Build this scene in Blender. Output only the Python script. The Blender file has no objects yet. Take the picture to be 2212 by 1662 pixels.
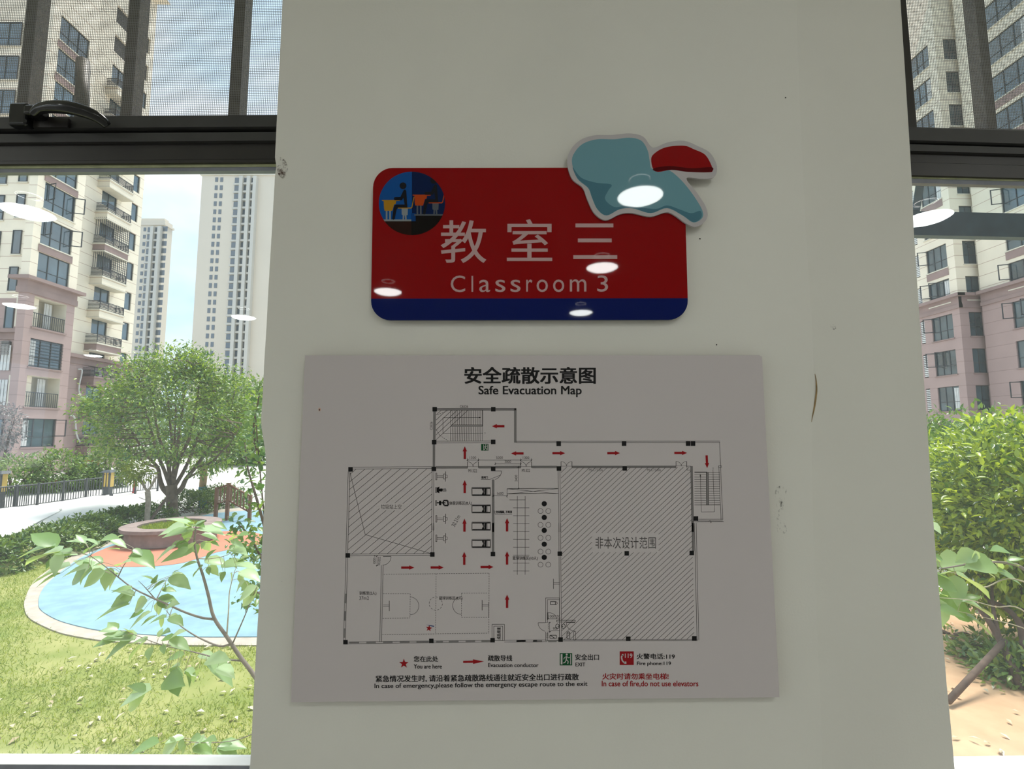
import bpy, math, random
import numpy as np
from mathutils import Vector, Matrix
from mathutils.geometry import tessellate_polygon

scene = bpy.context.scene
col = scene.collection
random.seed(7)
rng = np.random.default_rng(11)
PI = math.pi

# ------------------------------------------------------------------ camera
W, H, F = 2212, 1662, 1060.0
PITCH, YAW, ROLL = math.radians(5.60), math.radians(0.85), math.radians(-0.11)
CAM = np.array([0.0, -0.85, 1.5])
cy_, sy_, cp_, sp_ = math.cos(YAW), math.sin(YAW), math.cos(PITCH), math.sin(PITCH)
FWD = np.array([sy_ * cp_, cy_ * cp_, sp_])
_rt = np.array([cy_, -sy_, 0.0])
_up = np.cross(_rt, FWD)
RT = math.cos(ROLL) * _rt + math.sin(ROLL) * _up
UP = -math.sin(ROLL) * _rt + math.cos(ROLL) * _up
cam_data = bpy.data.cameras.new('camera')
cam_data.sensor_fit = 'HORIZONTAL'
cam_data.sensor_width = 36.0
cam_data.lens = 36.0 * F / W
cam_data.clip_start = 0.02
cam_data.clip_end = 1000
cam = bpy.data.objects.new('camera', cam_data)
col.objects.link(cam)
cam.matrix_world = Matrix(((RT[0], UP[0], -FWD[0], CAM[0]), (RT[1], UP[1], -FWD[1], CAM[1]),
                           (RT[2], UP[2], -FWD[2], CAM[2]), (0, 0, 0, 1)))
scene.camera = cam

# ------------------------------------------------------------------ exposure, sky, sun
scene.view_settings.view_transform = 'Standard'
scene.view_settings.look = 'None'
scene.view_settings.exposure = 0.0
scene.view_settings.gamma = 1.0
scene.view_settings.use_curve_mapping = False
scene.cycles.diffuse_bounces = 6
scene.cycles.transparent_max_bounces = 16

world = bpy.data.worlds.new('hazy_sky')
scene.world = world
world.use_nodes = True
nt = world.node_tree
nt.nodes.clear()
wo = nt.nodes.new('ShaderNodeOutputWorld')
bg = nt.nodes.new('ShaderNodeBackground')
tc = nt.nodes.new('ShaderNodeTexCoord')
mp = nt.nodes.new('ShaderNodeMapping')
mp.inputs['Scale'].default_value = (1.3, 1.3, 2.4)
no = nt.nodes.new('ShaderNodeTexNoise')
no.inputs['Scale'].default_value = 2.2
no.inputs['Detail'].default_value = 5
cr = nt.nodes.new('ShaderNodeValToRGB')
cr.color_ramp.elements[0].position = 0.42
cr.color_ramp.elements[0].color = (0.60, 0.80, 1.0, 1)
cr.color_ramp.elements[1].position = 0.66
cr.color_ramp.elements[1].color = (0.93, 0.97, 1.0, 1)
nt.links.new(tc.outputs['Generated'], mp.inputs['Vector'])
nt.links.new(mp.outputs['Vector'], no.inputs['Vector'])
nt.links.new(no.outputs['Fac'], cr.inputs['Fac'])
nt.links.new(cr.outputs['Color'], bg.inputs['Color'])
bg.inputs['Strength'].default_value = 1.35
nt.links.new(bg.outputs['Background'], wo.inputs['Surface'])

sun_data = bpy.data.lights.new('sun', 'SUN')
sun_data.energy = 7.0
sun_data.angle = math.radians(25)
sun_data.color = (1.0, 0.96, 0.88)
sun = bpy.data.objects.new('sun', sun_data)
col.objects.link(sun)
sun.rotation_euler = Vector((-0.12, -0.30, -0.94)).to_track_quat('-Z', 'Y').to_euler()

LAMP_POWER = 54.0      # radiance of the lit lamp covers


# ------------------------------------------------------------------ photo geometry helpers
def ray(px, py):
    return FWD + RT * (px - W / 2) / F - UP * (py - H / 2) / F

def P(px, py, Y):
    v = ray(px, py); return CAM + v * ((Y - CAM[1]) / v[1])

def PX(px, py, X):
    v = ray(px, py); return CAM + v * ((X - CAM[0]) / v[0])

def PZ(px, py, Z):
    v = ray(px, py); return CAM + v * ((Z - CAM[2]) / v[2])

def lin(r, g, b):
    f = lambda c: c / 12.92 if c <= 0.04045 else ((c + 0.055) / 1.055) ** 2.4
    return (f(r / 255), f(g / 255), f(b / 255))


# ------------------------------------------------------------------ materials
MATS = {}

def mat(name, color, rough=0.6, noise=0.0, nscale=8.0, spec=0.5, bump=0.0, bscale=200.0, ior=None, metal=0.0,
        color2=None, island=False, coat=0.0):
    if name in MATS:
        return MATS[name]
    m = bpy.data.materials.new(name)
    m.use_nodes = True
    n = m.node_tree.nodes; l = m.node_tree.links
    b = n['Principled BSDF']
    b.inputs['Roughness'].default_value = rough
    b.inputs['Specular IOR Level'].default_value = spec
    b.inputs['Metallic'].default_value = metal
    if ior: b.inputs['IOR'].default_value = ior
    if coat: b.inputs['Coat Weight'].default_value = coat
    c = (*color, 1)
    b.inputs['Base Color'].default_value = c
    m.diffuse_color = c
    if noise or color2:
        t = n.new('ShaderNodeTexCoord'); x = n.new('ShaderNodeTexNoise'); r = n.new('ShaderNodeValToRGB')
        x.inputs['Scale'].default_value = nscale; x.inputs['Detail'].default_value = 6
        l.new(t.outputs['Object'], x.inputs['Vector'])
        l.new(x.outputs['Fac'], r.inputs['Fac'])
        if color2:
            c1, c2 = color, color2
        else:
            c1 = tuple(v * (1 - noise) for v in color); c2 = tuple(min(1, v * (1 + noise)) for v in color)
        r.color_ramp.elements[0].position = 0.32; r.color_ramp.elements[0].color = (*c1, 1)
        r.color_ramp.elements[1].position = 0.68; r.color_ramp.elements[1].color = (*c2, 1)
        l.new(r.outputs['Color'], b.inputs['Base Color'])
    if bump:
        t = n.new('ShaderNodeTexCoord'); x = n.new('ShaderNodeTexNoise'); bp = n.new('ShaderNodeBump')
        x.inputs['Scale'].default_value = bscale; x.inputs['Detail'].default_value = 3
        bp.inputs['Strength'].default_value = bump; bp.inputs['Distance'].default_value = 0.002
        l.new(t.outputs['Object'], x.inputs['Vector'])
        l.new(x.outputs['Fac'], bp.inputs['Height']); l.new(bp.outputs['Normal'], b.inputs['Normal'])
    MATS[name] = m
    return m

def leaf_mat(name, dark, light, trans=0.35, rough=0.35, tcol=None):
    m = bpy.data.materials.new(name); m.use_nodes = True
    n = m.node_tree.nodes; l = m.node_tree.links
    b = n['Principled BSDF']; b.inputs['Roughness'].default_value = rough
    g = n.new('ShaderNodeNewGeometry'); r = n.new('ShaderNodeValToRGB')
    r.color_ramp.elements[0].color = (*dark, 1); r.color_ramp.elements[1].color = (*light, 1)
    l.new(g.outputs['Random Per Island'], r.inputs['Fac'])
    l.new(r.outputs['Color'], b.inputs['Base Color'])
    t = n.new('ShaderNodeBsdfTranslucent'); mx = n.new('ShaderNodeMixShader')
    hs = n.new('ShaderNodeMixRGB'); hs.blend_type = 'MULTIPLY'; hs.inputs['Fac'].default_value = 1
    hs.inputs['Color2'].default_value = (*(tcol or (1.6, 1.5, 0.5)), 1)
    l.new(r.outputs['Color'], hs.inputs['Color1']); l.new(hs.outputs['Color'], t.inputs['Color'])
    mx.inputs['Fac'].default_value = trans
    l.new(b.outputs['BSDF'], mx.inputs[1]); l.new(t.outputs['BSDF'], mx.inputs[2])
    l.new(mx.outputs['Shader'], n['Material Output'].inputs['Surface'])
    m.diffuse_color = (*light, 1)
    return m

def glass_mat(name, tint=(0.93, 0.96, 0.96), ior=1.45, haze=0.0):
    m = bpy.data.materials.new(name); m.use_nodes = True
    n = m.node_tree.nodes; l = m.node_tree.links; n.remove(n['Principled BSDF'])
    tr = n.new('ShaderNodeBsdfTransparent'); tr.inputs['Color'].default_value = (*tint, 1)
    gl = n.new('ShaderNodeBsdfGlossy'); gl.inputs['Roughness'].default_value = 0.0
    r0 = ((ior - 1) / (ior + 1)) ** 2
    lw = n.new('ShaderNodeLayerWeight'); lw.inputs['Blend'].default_value = 0.5
    pw = n.new('ShaderNodeMath'); pw.operation = 'POWER'; pw.inputs[1].default_value = 5
    ma = n.new('ShaderNodeMath'); ma.operation = 'MULTIPLY_ADD'; ma.inputs[1].default_value = 1 - r0; ma.inputs[2].default_value = r0
    l.new(lw.outputs['Facing'], pw.inputs[0]); l.new(pw.outputs[0], ma.inputs[0])
    mx = n.new('ShaderNodeMixShader')
    l.new(ma.outputs[0], mx.inputs['Fac']); l.new(tr.outputs['BSDF'], mx.inputs[1]); l.new(gl.outputs['BSDF'], mx.inputs[2])
    out = mx
    if haze:
        df = n.new('ShaderNodeBsdfTranslucent'); df.inputs['Color'].default_value = (0.8, 0.85, 0.9, 1)
        m2 = n.new('ShaderNodeMixShader'); m2.inputs['Fac'].default_value = haze
        l.new(mx.outputs['Shader'], m2.inputs[1]); l.new(df.outputs['BSDF'], m2.inputs[2]); out = m2
    l.new(out.outputs['Shader'], n['Material Output'].inputs['Surface'])
    return m

def emit_mat(name, color, strength):
    m = bpy.data.materials.new(name); m.use_nodes = True
    n = m.node_tree.nodes; l = m.node_tree.links; n.remove(n['Principled BSDF'])
    e = n.new('ShaderNodeEmission'); e.inputs['Color'].default_value = (*color, 1); e.inputs['Strength'].default_value = strength
    l.new(e.outputs['Emission'], n['Material Output'].inputs['Surface'])
    return m

def screen_mat(name, pitch=0.0036, wire=0.16):
    """woven insect mesh: threads opaque, gaps clear"""
    m = bpy.data.materials.new(name); m.use_nodes = True
    n = m.node_tree.nodes; l = m.node_tree.links
    b = n['Principled BSDF']; b.inputs['Base Color'].default_value = (0.12, 0.12, 0.115, 1); b.inputs['Roughness'].default_value = 0.7
    tl = n.new('ShaderNodeBsdfTranslucent'); tl.inputs['Color'].default_value = (0.5, 0.5, 0.48, 1); th = n.new('ShaderNodeMixShader'); th.inputs['Fac'].default_value = 0.22
    l.new(b.outputs['BSDF'], th.inputs[1]); l.new(tl.outputs['BSDF'], th.inputs[2])
    t = n.new('ShaderNodeTexCoord'); s = n.new('ShaderNodeSeparateXYZ')
    l.new(t.outputs['Object'], s.inputs['Vector'])
    outs = []
    for ax in ('X', 'Z'):
        d = n.new('ShaderNodeMath'); d.operation = 'DIVIDE'; d.inputs[1].default_value = pitch
        f = n.new('ShaderNodeMath'); f.operation = 'FRACT'
        g = n.new('ShaderNodeMath'); g.operation = 'LESS_THAN'; g.inputs[1].default_value = wire
        l.new(s.outputs[ax], d.inputs[0]); l.new(d.outputs[0], f.inputs[0]); l.new(f.outputs[0], g.inputs[0])
        outs.append(g)
    mxm = n.new('ShaderNodeMath'); mxm.operation = 'MAXIMUM'
    l.new(outs[0].outputs[0], mxm.inputs[0]); l.new(outs[1].outputs[0], mxm.inputs[1])
    tr = n.new('ShaderNodeBsdfTransparent'); mx = n.new('ShaderNodeMixShader')
    l.new(mxm.outputs[0], mx.inputs['Fac']); l.new(tr.outputs['BSDF'], mx.inputs[1]); l.new(th.outputs['Shader'], mx.inputs[2])
    l.new(mx.outputs['Shader'], n['Material Output'].inputs['Surface'])
    return m

def stain_mat(name, color, thresh=0.55, scale=60, stretch=(1, 1, 1)):
    """broken smear: dark specks on the paint with bare gaps between them"""
    m = bpy.data.materials.new(name); m.use_nodes = True
    n = m.node_tree.nodes; l = m.node_tree.links
    b = n['Principled BSDF']; b.inputs['Base Color'].default_value = (*color, 1); b.inputs['Roughness'].default_value = 0.8
    t = n.new('ShaderNodeTexCoord'); mp = n.new('ShaderNodeMapping'); mp.inputs['Scale'].default_value = stretch
    x = n.new('ShaderNodeTexNoise'); x.inputs['Scale'].default_value = scale; x.inputs['Detail'].default_value = 8
    x.inputs['Roughness'].default_value = 0.75
    r = n.new('ShaderNodeValToRGB'); r.color_ramp.elements[0].position = thresh; r.color_ramp.elements[1].position = min(1, thresh + 0.12)
    r.color_ramp.elements[1].color = (0.8, 0.8, 0.8, 1)
    l.new(t.outputs['Object'], mp.inputs['Vector']); l.new(mp.outputs['Vector'], x.inputs['Vector']); l.new(x.outputs['Fac'], r.inputs['Fac'])
    tr = n.new('ShaderNodeBsdfTransparent'); mx = n.new('ShaderNodeMixShader')
    l.new(r.outputs['Color'], mx.inputs['Fac']); l.new(tr.outputs['BSDF'], mx.inputs[1]); l.new(b.outputs['BSDF'], mx.inputs[2])
    l.new(mx.outputs['Shader'], n['Material Output'].inputs['Surface'])
    return m

def cladding_mat(name, color, joint, pitch, noise=0.06, off=0.0):
    """painted wall with thin horizontal joint lines"""
    m = mat(name, color, 0.75, noise, 0.6)
    n = m.node_tree.nodes; l = m.node_tree.links; b = n['Principled BSDF']
    src = b.inputs['Base Color'].links[0].from_socket
    t = n.new('ShaderNodeTexCoord'); s = n.new('ShaderNodeSeparateXYZ'); l.new(t.outputs['Object'], s.inputs['Vector'])
    a = n.new('ShaderNodeMath'); a.operation = 'ADD'; a.inputs[1].default_value = 100 + off
    d = n.new('ShaderNodeMath'); d.operation = 'DIVIDE'; d.inputs[1].default_value = pitch
    f = n.new('ShaderNodeMath'); f.operation = 'FRACT'
    g = n.new('ShaderNodeMath'); g.operation = 'LESS_THAN'; g.inputs[1].default_value = 0.045
    l.new(s.outputs['Z'], a.inputs[0]); l.new(a.outputs[0], d.inputs[0]); l.new(d.outputs[0], f.inputs[0]); l.new(f.outputs[0], g.inputs[0])
    mx = n.new('ShaderNodeMixRGB'); mx.inputs['Color2'].default_value = (*joint, 1)
    l.new(g.outputs[0], mx.inputs['Fac']); l.new(src, mx.inputs['Color1']); l.new(mx.outputs['Color'], b.inputs['Base Color'])
    return m


# ------------------------------------------------------------------ mesh helpers
class MB:
    def __init__(s): s.v, s.f, s.m, s.sm = [], [], [], []
    def add(s, vs, fs, mi=0, smooth=False):
        o = len(s.v); s.v += [tuple(map(float, p)) for p in vs]
        s.f += [tuple(i + o for i in f) for f in fs]; s.m += [mi] * len(fs); s.sm += [smooth] * len(fs)
    def box(s, x0, x1, y0, y1, z0, z1, mi=0):
        s.add([(x0, y0, z0), (x1, y0, z0), (x1, y1, z0), (x0, y1, z0), (x0, y0, z1), (x1, y0, z1), (x1, y1, z1), (x0, y1, z1)],
              [(0, 3, 2, 1), (4, 5, 6, 7), (0, 1, 5, 4), (1, 2, 6, 5), (2, 3, 7, 6), (3, 0, 4, 7)], mi)
    def quad(s, a, b, c, d, mi=0): s.add([a, b, c, d], [(0, 1, 2, 3)], mi)
    def prism(s, pts, d, mi=0, caps=True):
        """pts: planar outline (3d points); d: extrusion vector"""
        n = len(pts); d = np.array(d); A = [np.array(p, float) for p in pts]; B = [p + d for p in A]
        fs = [(i, (i + 1) % n, n + (i + 1) % n, n + i) for i in range(n)]
        if caps:
            tris = tessellate_polygon([[Vector(p) for p in A]])
            fs += [tuple(t) for t in tris] + [tuple(i + n for i in reversed(t)) for t in tris]
        s.add(A + B, fs, mi)
    def poly(s, pts, mi=0):
        tris = tessellate_polygon([[Vector([float(c) for c in p]) for p in pts]])
        s.add(pts, [tuple(t) for t in tris], mi)
    def tube(s, pts, rad, k=8, mi=0, smooth=True):
        pts = [np.array(p, float) for p in pts]; n = len(pts)
        if not hasattr(rad, '__len__'): rad = [rad] * n
        vs = []; prev = None
        for i in range(n):
            t = pts[min(i + 1, n - 1)] - pts[max(i - 1, 0)]; t = t / (np.linalg.norm(t) + 1e-12)
            if prev is None:
                u = np.cross(t, (0, 0, 1.0)) if abs(t[2]) < 0.9 else np.cross(t, (1.0, 0, 0))
            else:
                u = prev - t * (prev @ t)
            u = u / (np.linalg.norm(u) + 1e-12); w = np.cross(t, u); prev = u
            for j in range(k):
                a = 2 * PI * j / k; vs.append(pts[i] + rad[i] * (math.cos(a) * u + math.sin(a) * w))
        fs = [(i * k + j, i * k + (j + 1) % k, (i + 1) * k + (j + 1) % k, (i + 1) * k + j) for i in range(n - 1) for j in range(k)]
        fs += [tuple(range(k - 1, -1, -1)), tuple((n - 1) * k + j for j in range(k))]
        s.add(vs, fs, mi, smooth)
    def lathe(s, prof, c=(0, 0, 0), k=32, mi=0, smooth=True):
        vs = []; n = len(prof)
        for r, z in prof:
            for j in range(k):
                a = 2 * PI * j / k; vs.append((c[0] + r * math.cos(a), c[1] + r * math.sin(a), c[2] + z))
        fs = [(i * k + j, i * k + (j + 1) % k, (i + 1) * k + (j + 1) % k, (i + 1) * k + j) for i in range(n - 1) for j in range(k)]
        s.add(vs, fs, mi, smooth)
    def build(s, name, mats, parent=None, flip=False):
        me = bpy.data.meshes.new(name)
        me.from_pydata(s.v, [], s.f)
        for m in (mats if isinstance(mats, (list, tuple)) else [mats]): me.materials.append(m)
        me.polygons.foreach_set('material_index', s.m)
        me.polygons.foreach_set('use_smooth', s.sm)
        me.update()
        o = bpy.data.objects.new(name, me); col.objects.link(o)
        if parent: o.parent = parent
        return o

def empty(name, loc=(0, 0, 0), rz=0.0, label=None, cat=None, group=None, kind=None):
    o = bpy.data.objects.new(name, None); col.objects.link(o)
    o.empty_display_size = 0.1
    o.location = [float(c) for c in loc]; o.rotation_euler = (0, 0, rz)
    return tag(o, label, cat, group, kind)

def tag(o, label=None, cat=None, group=None, kind=None):
    if label: o['label'] = label
    if cat: o['category'] = cat
    if group: o['group'] = group
    if kind: o['kind'] = kind
    return o

def struct(o, label=None): return tag(o, label, None, None, 'structure')

def own(o, loc):
    """move the mesh's origin to loc without moving the mesh (loc: numpy / tuple in world)"""
    v = np.zeros(len(o.data.vertices) * 3); o.data.vertices.foreach_get('co', v)
    v = v.reshape(-1, 3) - np.array(loc, float); o.data.vertices.foreach_set('co', v.ravel())
    o.location = [float(c) for c in loc]; o.data.update()
    return o

def kids(root):
    """children were built in world coordinates: express them relative to the root"""
    l = np.array(root.location)
    for c in [c for c in col.objects if c.parent == root]:
        own(c, l); c.location = (0, 0, 0)
        for g in [g for g in col.objects if g.parent == c]:
            own(g, l); g.location = (0, 0, 0)

def smooth_poly(pts, sub=6):
    """closed Catmull-Rom through 2d points"""
    p = np.array(pts, float); n = len(p); out = []
    for i in range(n):
        a, b, c, d = p[i - 1], p[i], p[(i + 1) % n], p[(i + 2) % n]
        for k in range(sub):
            t = k / sub
            out.append(0.5 * (2 * b + (c - a) * t + (2 * a - 5 * b + 4 * c - d) * t * t + (3 * b - a - 3 * c + d) * t ** 3))
    return [tuple(q) for q in out]

def spline(pts, sub=6):
    p = [np.array(q, float) for q in pts]; p = [2 * p[0] - p[1]] + p + [2 * p[-1] - p[-2]]; out = []
    for i in range(1, len(p) - 2):
        a, b, c, d = p[i - 1:i + 3]
        for k in range(sub):
            t = k / sub
            out.append(0.5 * (2 * b + (c - a) * t + (2 * a - 5 * b + 4 * c - d) * t * t + (3 * b - a - 3 * c + d) * t ** 3))
    out.append(p[-2]); return out

def unit(v):
    v = np.asarray(v, float); return v / (np.linalg.norm(v, axis=-1, keepdims=True) + 1e-12)

def leaves_mesh(name, mats, base, direc, up, length, width, parent=None, fold=0.25, shape=None, midx=None):
    """many leaf blades as one mesh. base, direc, up: (n,3); length, width: (n,). shape: rows of (t along, half width)"""
    base = np.asarray(base, float); n = len(base)
    d = unit(direc); side = unit(np.cross(d, up)); nrm = np.cross(side, d)
    length = np.broadcast_to(np.asarray(length, float), (n,)); width = np.broadcast_to(np.asarray(width, float), (n,))
    shape = shape or [(0.0, 0.06), (0.45, 0.5), (1.0, 0.0)]
    k = len(shape); L = length[:, None]; Wd = width[:, None]
    cen, le, ri = [], [], []
    for t, w in shape:
        droop = -0.18 * t * t
        c = base + d * (L * t) + nrm * (L * droop)
        cen.append(c); le.append(c + side * (Wd * w) + nrm * (Wd * w * fold * 2)); ri.append(c - side * (Wd * w) + nrm * (Wd * w * fold * 2))
    V = np.stack(cen + le + ri, 1).reshape(-1, 3)
    fs = []
    for i in range(k - 1):
        fs += [(i, i + 1, k + i + 1, k + i), (i, 2 * k + i, 2 * k + i + 1, i + 1)]
    fs = np.array(fs); nf = len(fs)
    idx = (fs[None] + (np.arange(n) * 3 * k)[:, None, None]).reshape(-1)
    me = bpy.data.meshes.new(name)
    me.vertices.add(len(V)); me.vertices.foreach_set('co', V.ravel())
    me.loops.add(len(idx)); me.loops.foreach_set('vertex_index', idx.astype(np.int32))
    me.polygons.add(n * nf); me.polygons.foreach_set('loop_start', np.arange(0, n * nf * 4, 4, dtype=np.int32))
    for m in (mats if isinstance(mats, (list, tuple)) else [mats]): me.materials.append(m)
    if midx is not None: me.polygons.foreach_set('material_index', np.repeat(midx, nf).astype(np.int32))
    me.polygons.foreach_set('use_smooth', np.ones(n * nf, bool))
    me.update(); me.validate()
    o = bpy.data.objects.new(name, me); col.objects.link(o)
    if parent: o.parent = parent
    return o

def rand_dirs(n, zbias=0.0):
    v = rng.normal(size=(n, 3)); v[:, 2] += zbias; return unit(v)

def text_mesh(body):
    cu = bpy.data.curves.new('lettering', 'FONT'); cu.body = body; cu.resolution_u = 4
    ob = bpy.data.objects.new('lettering', cu); col.objects.link(ob)
    bpy.context.view_layer.update()
    me = bpy.data.meshes.new_from_object(ob.evaluated_get(bpy.context.evaluated_depsgraph_get()))
    v = np.zeros(len(me.vertices) * 3); me.vertices.foreach_get('co', v); v = v.reshape(-1, 3)
    f = [tuple(p.vertices) for p in me.polygons]
    bpy.data.objects.remove(ob); bpy.data.curves.remove(cu); bpy.data.meshes.remove(me)
    return v, f


class Sheet:
    """flat printing on a board that hangs parallel to the wall: marks are given where they sit on the board, traced off the photo"""
    def __init__(s, y, org=(0, 0), sc=1.0): s.y = y; s.mb = MB(); s.org = org; s.sc = sc
    def at(s, ox, oy, sc): s.org = (ox, oy); s.sc = sc; return s
    def w(s, p, lift=0.0): return P(s.org[0] + p[0] / s.sc, s.org[1] + p[1] / s.sc, s.y - lift)
    def poly(s, pts, mi=0, lift=0.0): s.mb.poly([s.w(p, lift) for p in pts], mi)
    def line(s, a, b, w=1.0, mi=0, lift=0.0):
        a = np.array(a, float); b = np.array(b, float); d = b - a; L = np.hypot(*d)
        if L < 1e-6: return
        n = np.array((-d[1], d[0])) / L * w * s.sc / 2
        s.mb.quad(*[s.w(q, lift) for q in (a + n, b + n, b - n, a - n)], mi)
    def path(s, pts, w=1.0, mi=0, closed=False, lift=0.0):
        pts = list(pts) + ([pts[0]] if closed else [])
        for a, b in zip(pts, pts[1:]): s.line(a, b, w, mi, lift)
    def rect(s, x0, y0, x1, y1, w=1.0, mi=0): s.path([(x0, y0), (x1, y0), (x1, y1), (x0, y1)], w, mi, True)
    def fill(s, x0, y0, x1, y1, mi=0, lift=0.0): s.poly([(x0, y0), (x1, y0), (x1, y1), (x0, y1)], mi, lift)
    def dash(s, a, b, on=3.2, off=2.0, w=0.9, mi=0):
        a = np.array(a, float); b = np.array(b, float); L = np.hypot(*(b - a)) / s.sc; u = (b - a) / (L or 1); t = 0
        while t < L: s.line(a + u * t, a + u * min(L, t + on), w, mi); t += on + off
    def arc(s, c, r, a0, a1, w=0.9, mi=0, n=24, ry=None, lift=0.0):
        ry = ry or r
        s.path([(c[0] + r * math.cos(math.radians(a0 + (a1 - a0) * i / n)), c[1] + ry * math.sin(math.radians(a0 + (a1 - a0) * i / n))) for i in range(n + 1)], w, mi, False, lift)
    def disc(s, c, r, mi=0, n=28, ry=None, lift=0.0):
        ry = ry or r
        s.poly([(c[0] + r * math.cos(2 * PI * i / n), c[1] + ry * math.sin(2 * PI * i / n)) for i in range(n)], mi, lift)
    def text(s, body, x0, y0, x1, y1, mi=0, bold=0.0, rot=0, lift=0.0, rise=0.0):
        """lettering filling the box x0..x1, y0..y1 (rot 90: reading upwards; other angles about the box centre)"""
        v, f = text_mesh(body)
        mn, mx = v.min(0), v.max(0); u = (v[:, 0] - mn[0]) / (mx[0] - mn[0] + 1e-9); t = (v[:, 1] - mn[1]) / (mx[1] - mn[1] + 1e-9)
        if rot == 90: q = [(x1 + (x0 - x1) * b, y1 + (y0 - y1) * a) for a, b in zip(u, t)]
        else:
            q = [(x0 + (x1 - x0) * a, y1 + (y0 - y1) * b - rise * a) for a, b in zip(u, t)]
            if rot:
                c, sn = math.cos(math.radians(-rot)), math.sin(math.radians(-rot)); cx, cy = (x0 + x1) / 2, (y0 + y1) / 2
                q = [(cx + (a - cx) * c - (b - cy) * sn, cy + (a - cx) * sn + (b - cy) * c) for a, b in q]
        k_ = 0.0; h = abs((y1 - y0) if rot != 90 else (x1 - x0)); e = bold * h * 1.1
        for dx, dy in ([(0, 0)] if bold <= 0 else [(-e, -e * .6), (e, -e * .6), (-e, e * .6), (e, e * .6)]):
            s.mb.add([s.w((p[0] + dx, p[1] + dy), lift + k_) for p in q], f, mi); k_ += 0.00003
    def arrow(s, tail, head, w=5.0, hw=9.5, hl=11.0, mi=0):
        a = np.array(tail, float); b = np.array(head, float); L = np.hypot(*(b - a)); u = (b - a) / L; n = np.array((-u[1], u[0]))
        k = s.sc; m = b - u * hl * k
        s.poly([a + n * w * k / 2, m + n * w * k / 2, m + n * hw * k / 2, b, m - n * hw * k / 2, m - n * w * k / 2, a - n * w * k / 2], mi)

def clip_convex(sub, clip):
    """Sutherland-Hodgman, clip is a convex outline"""
    area = sum(clip[i][0] * clip[(i + 1) % len(clip)][1] - clip[(i + 1) % len(clip)][0] * clip[i][1] for i in range(len(clip)))
    if area < 0: clip = clip[::-1]
    out = list(sub)
    for i in range(len(clip)):
        a, b = clip[i], clip[(i + 1) % len(clip)]; inp, out = out, []
        side = lambda p: (b[0] - a[0]) * (p[1] - a[1]) - (b[1] - a[1]) * (p[0] - a[0])
        for j in range(len(inp)):
            p, q = inp[j - 1], inp[j]; sp, sq = side(p), side(q)
            if (sp >= 0) != (sq >= 0):
                t = sp / (sp - sq); out.append((p[0] + (q[0] - p[0]) * t, p[1] + (q[1] - p[1]) * t))
            if sq >= 0: out.append(q)
        if not out: return []
    return out

# ================================================================== THE ROOM
M_wall = mat('wall_paint', (0.76, 0.745, 0.69), 0.75, 0.025, 3.0, 0.3, 0.10, 260)
M_ceil = mat('ceiling_paint', (0.78, 0.78, 0.75), 0.85, 0.02, 2.0)
M_floor = mat('floor_vinyl', (0.46, 0.45, 0.42), 0.5, 0.08, 3.0)
M_frame = mat('bronze_aluminium', (0.020, 0.017, 0.016), 0.38, 0.1, 20, 0.5)
M_frame2 = mat('charcoal_aluminium', (0.045, 0.044, 0.044), 0.45, 0.1, 20, 0.4)
M_gasket = mat('yellowed_sealant', (0.42, 0.44, 0.26), 0.6, 0.15, 40)
M_grey = mat('grey_seal', (0.22, 0.23, 0.27), 0.5, 0.1, 30)
M_sill = mat('white_sill', (0.80, 0.80, 0.80), 0.5, 0.05, 10)
M_ext = mat('exterior_render', (0.45, 0.36, 0.30), 0.85, 0.08, 2)
M_glass = glass_mat('window_glass', (0.95, 0.97, 0.975), 1.42, 0.02)
M_glass_b = glass_mat('tinted_glass', (0.95, 0.985, 0.99), 1.3)
M_screen = screen_mat('insect_mesh')

RX0, RX1, RY0, RZ1 = -9.2, 6.2, -9.0, 3.15
PT = 0.24      # depth of the pillar
# pillar: outline of the front face with its hand-plastered left edge, folded at the crease on the right
zz = lambda py: float(P(590, py, 0)[2])
edge = [(610, 0), (603, 150), (596, 300), (594, 340), (597, 360), (594, 380), (590, 450), (586, 520), (580, 620), (576, 700), (571, 780),
        (567, 860), (564, 905), (565, 925), (569, 950), (573, 975), (574.5, 1000), (573, 1040), (571, 1090), (566, 1180), (561, 1280), (557, 1340), (549, 1480), (540, 1662)]
pl = [P(x, y, 0) for x, y in edge]
left = [(pl[0][0], 0, RZ1), (pl[0][0], 0, 2.6)] + [tuple(p) for p in pl] + [(pl[-1][0], 0, 0.6), (pl[-1][0], 0, 0.0)]
creasep = [(1720, 0), (1727, 200), (1737, 420), (1742, 520), (1748, 600), (1755, 700), (1758, 790), (1758, 860), (1755, 900), (1754, 1000), (1757, 1150), (1764, 1320), (1772, 1500), (1776, 1662)]
mid = [P(x, y, 0) for x, y in creasep]
mid = [(mid[0][0], 0, RZ1)] + [tuple(p) for p in mid] + [(mid[-1][0], 0, 0.0)]
YR = 0.045     # the right strip falls back by this much
rightp = [(1945, 0), (1954, 140), (1966, 330), (1970, 400), (1974, 500), (1983, 640), (1994, 800), (2003, 920), (2011, 1050), (2020, 1180), (2032, 1320), (2045, 1480), (2055, 1580), (2062, 1662)]
rt = [P(x, y, YR) for x, y in rightp]
rt = [(rt[0][0], YR, RZ1)] + [tuple(p) for p in rt] + [(rt[-1][0], YR, 0.0)]
XL, XR = float(np.mean([p[0] for p in pl])), float(np.mean([p[0] for p in rt]))

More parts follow.
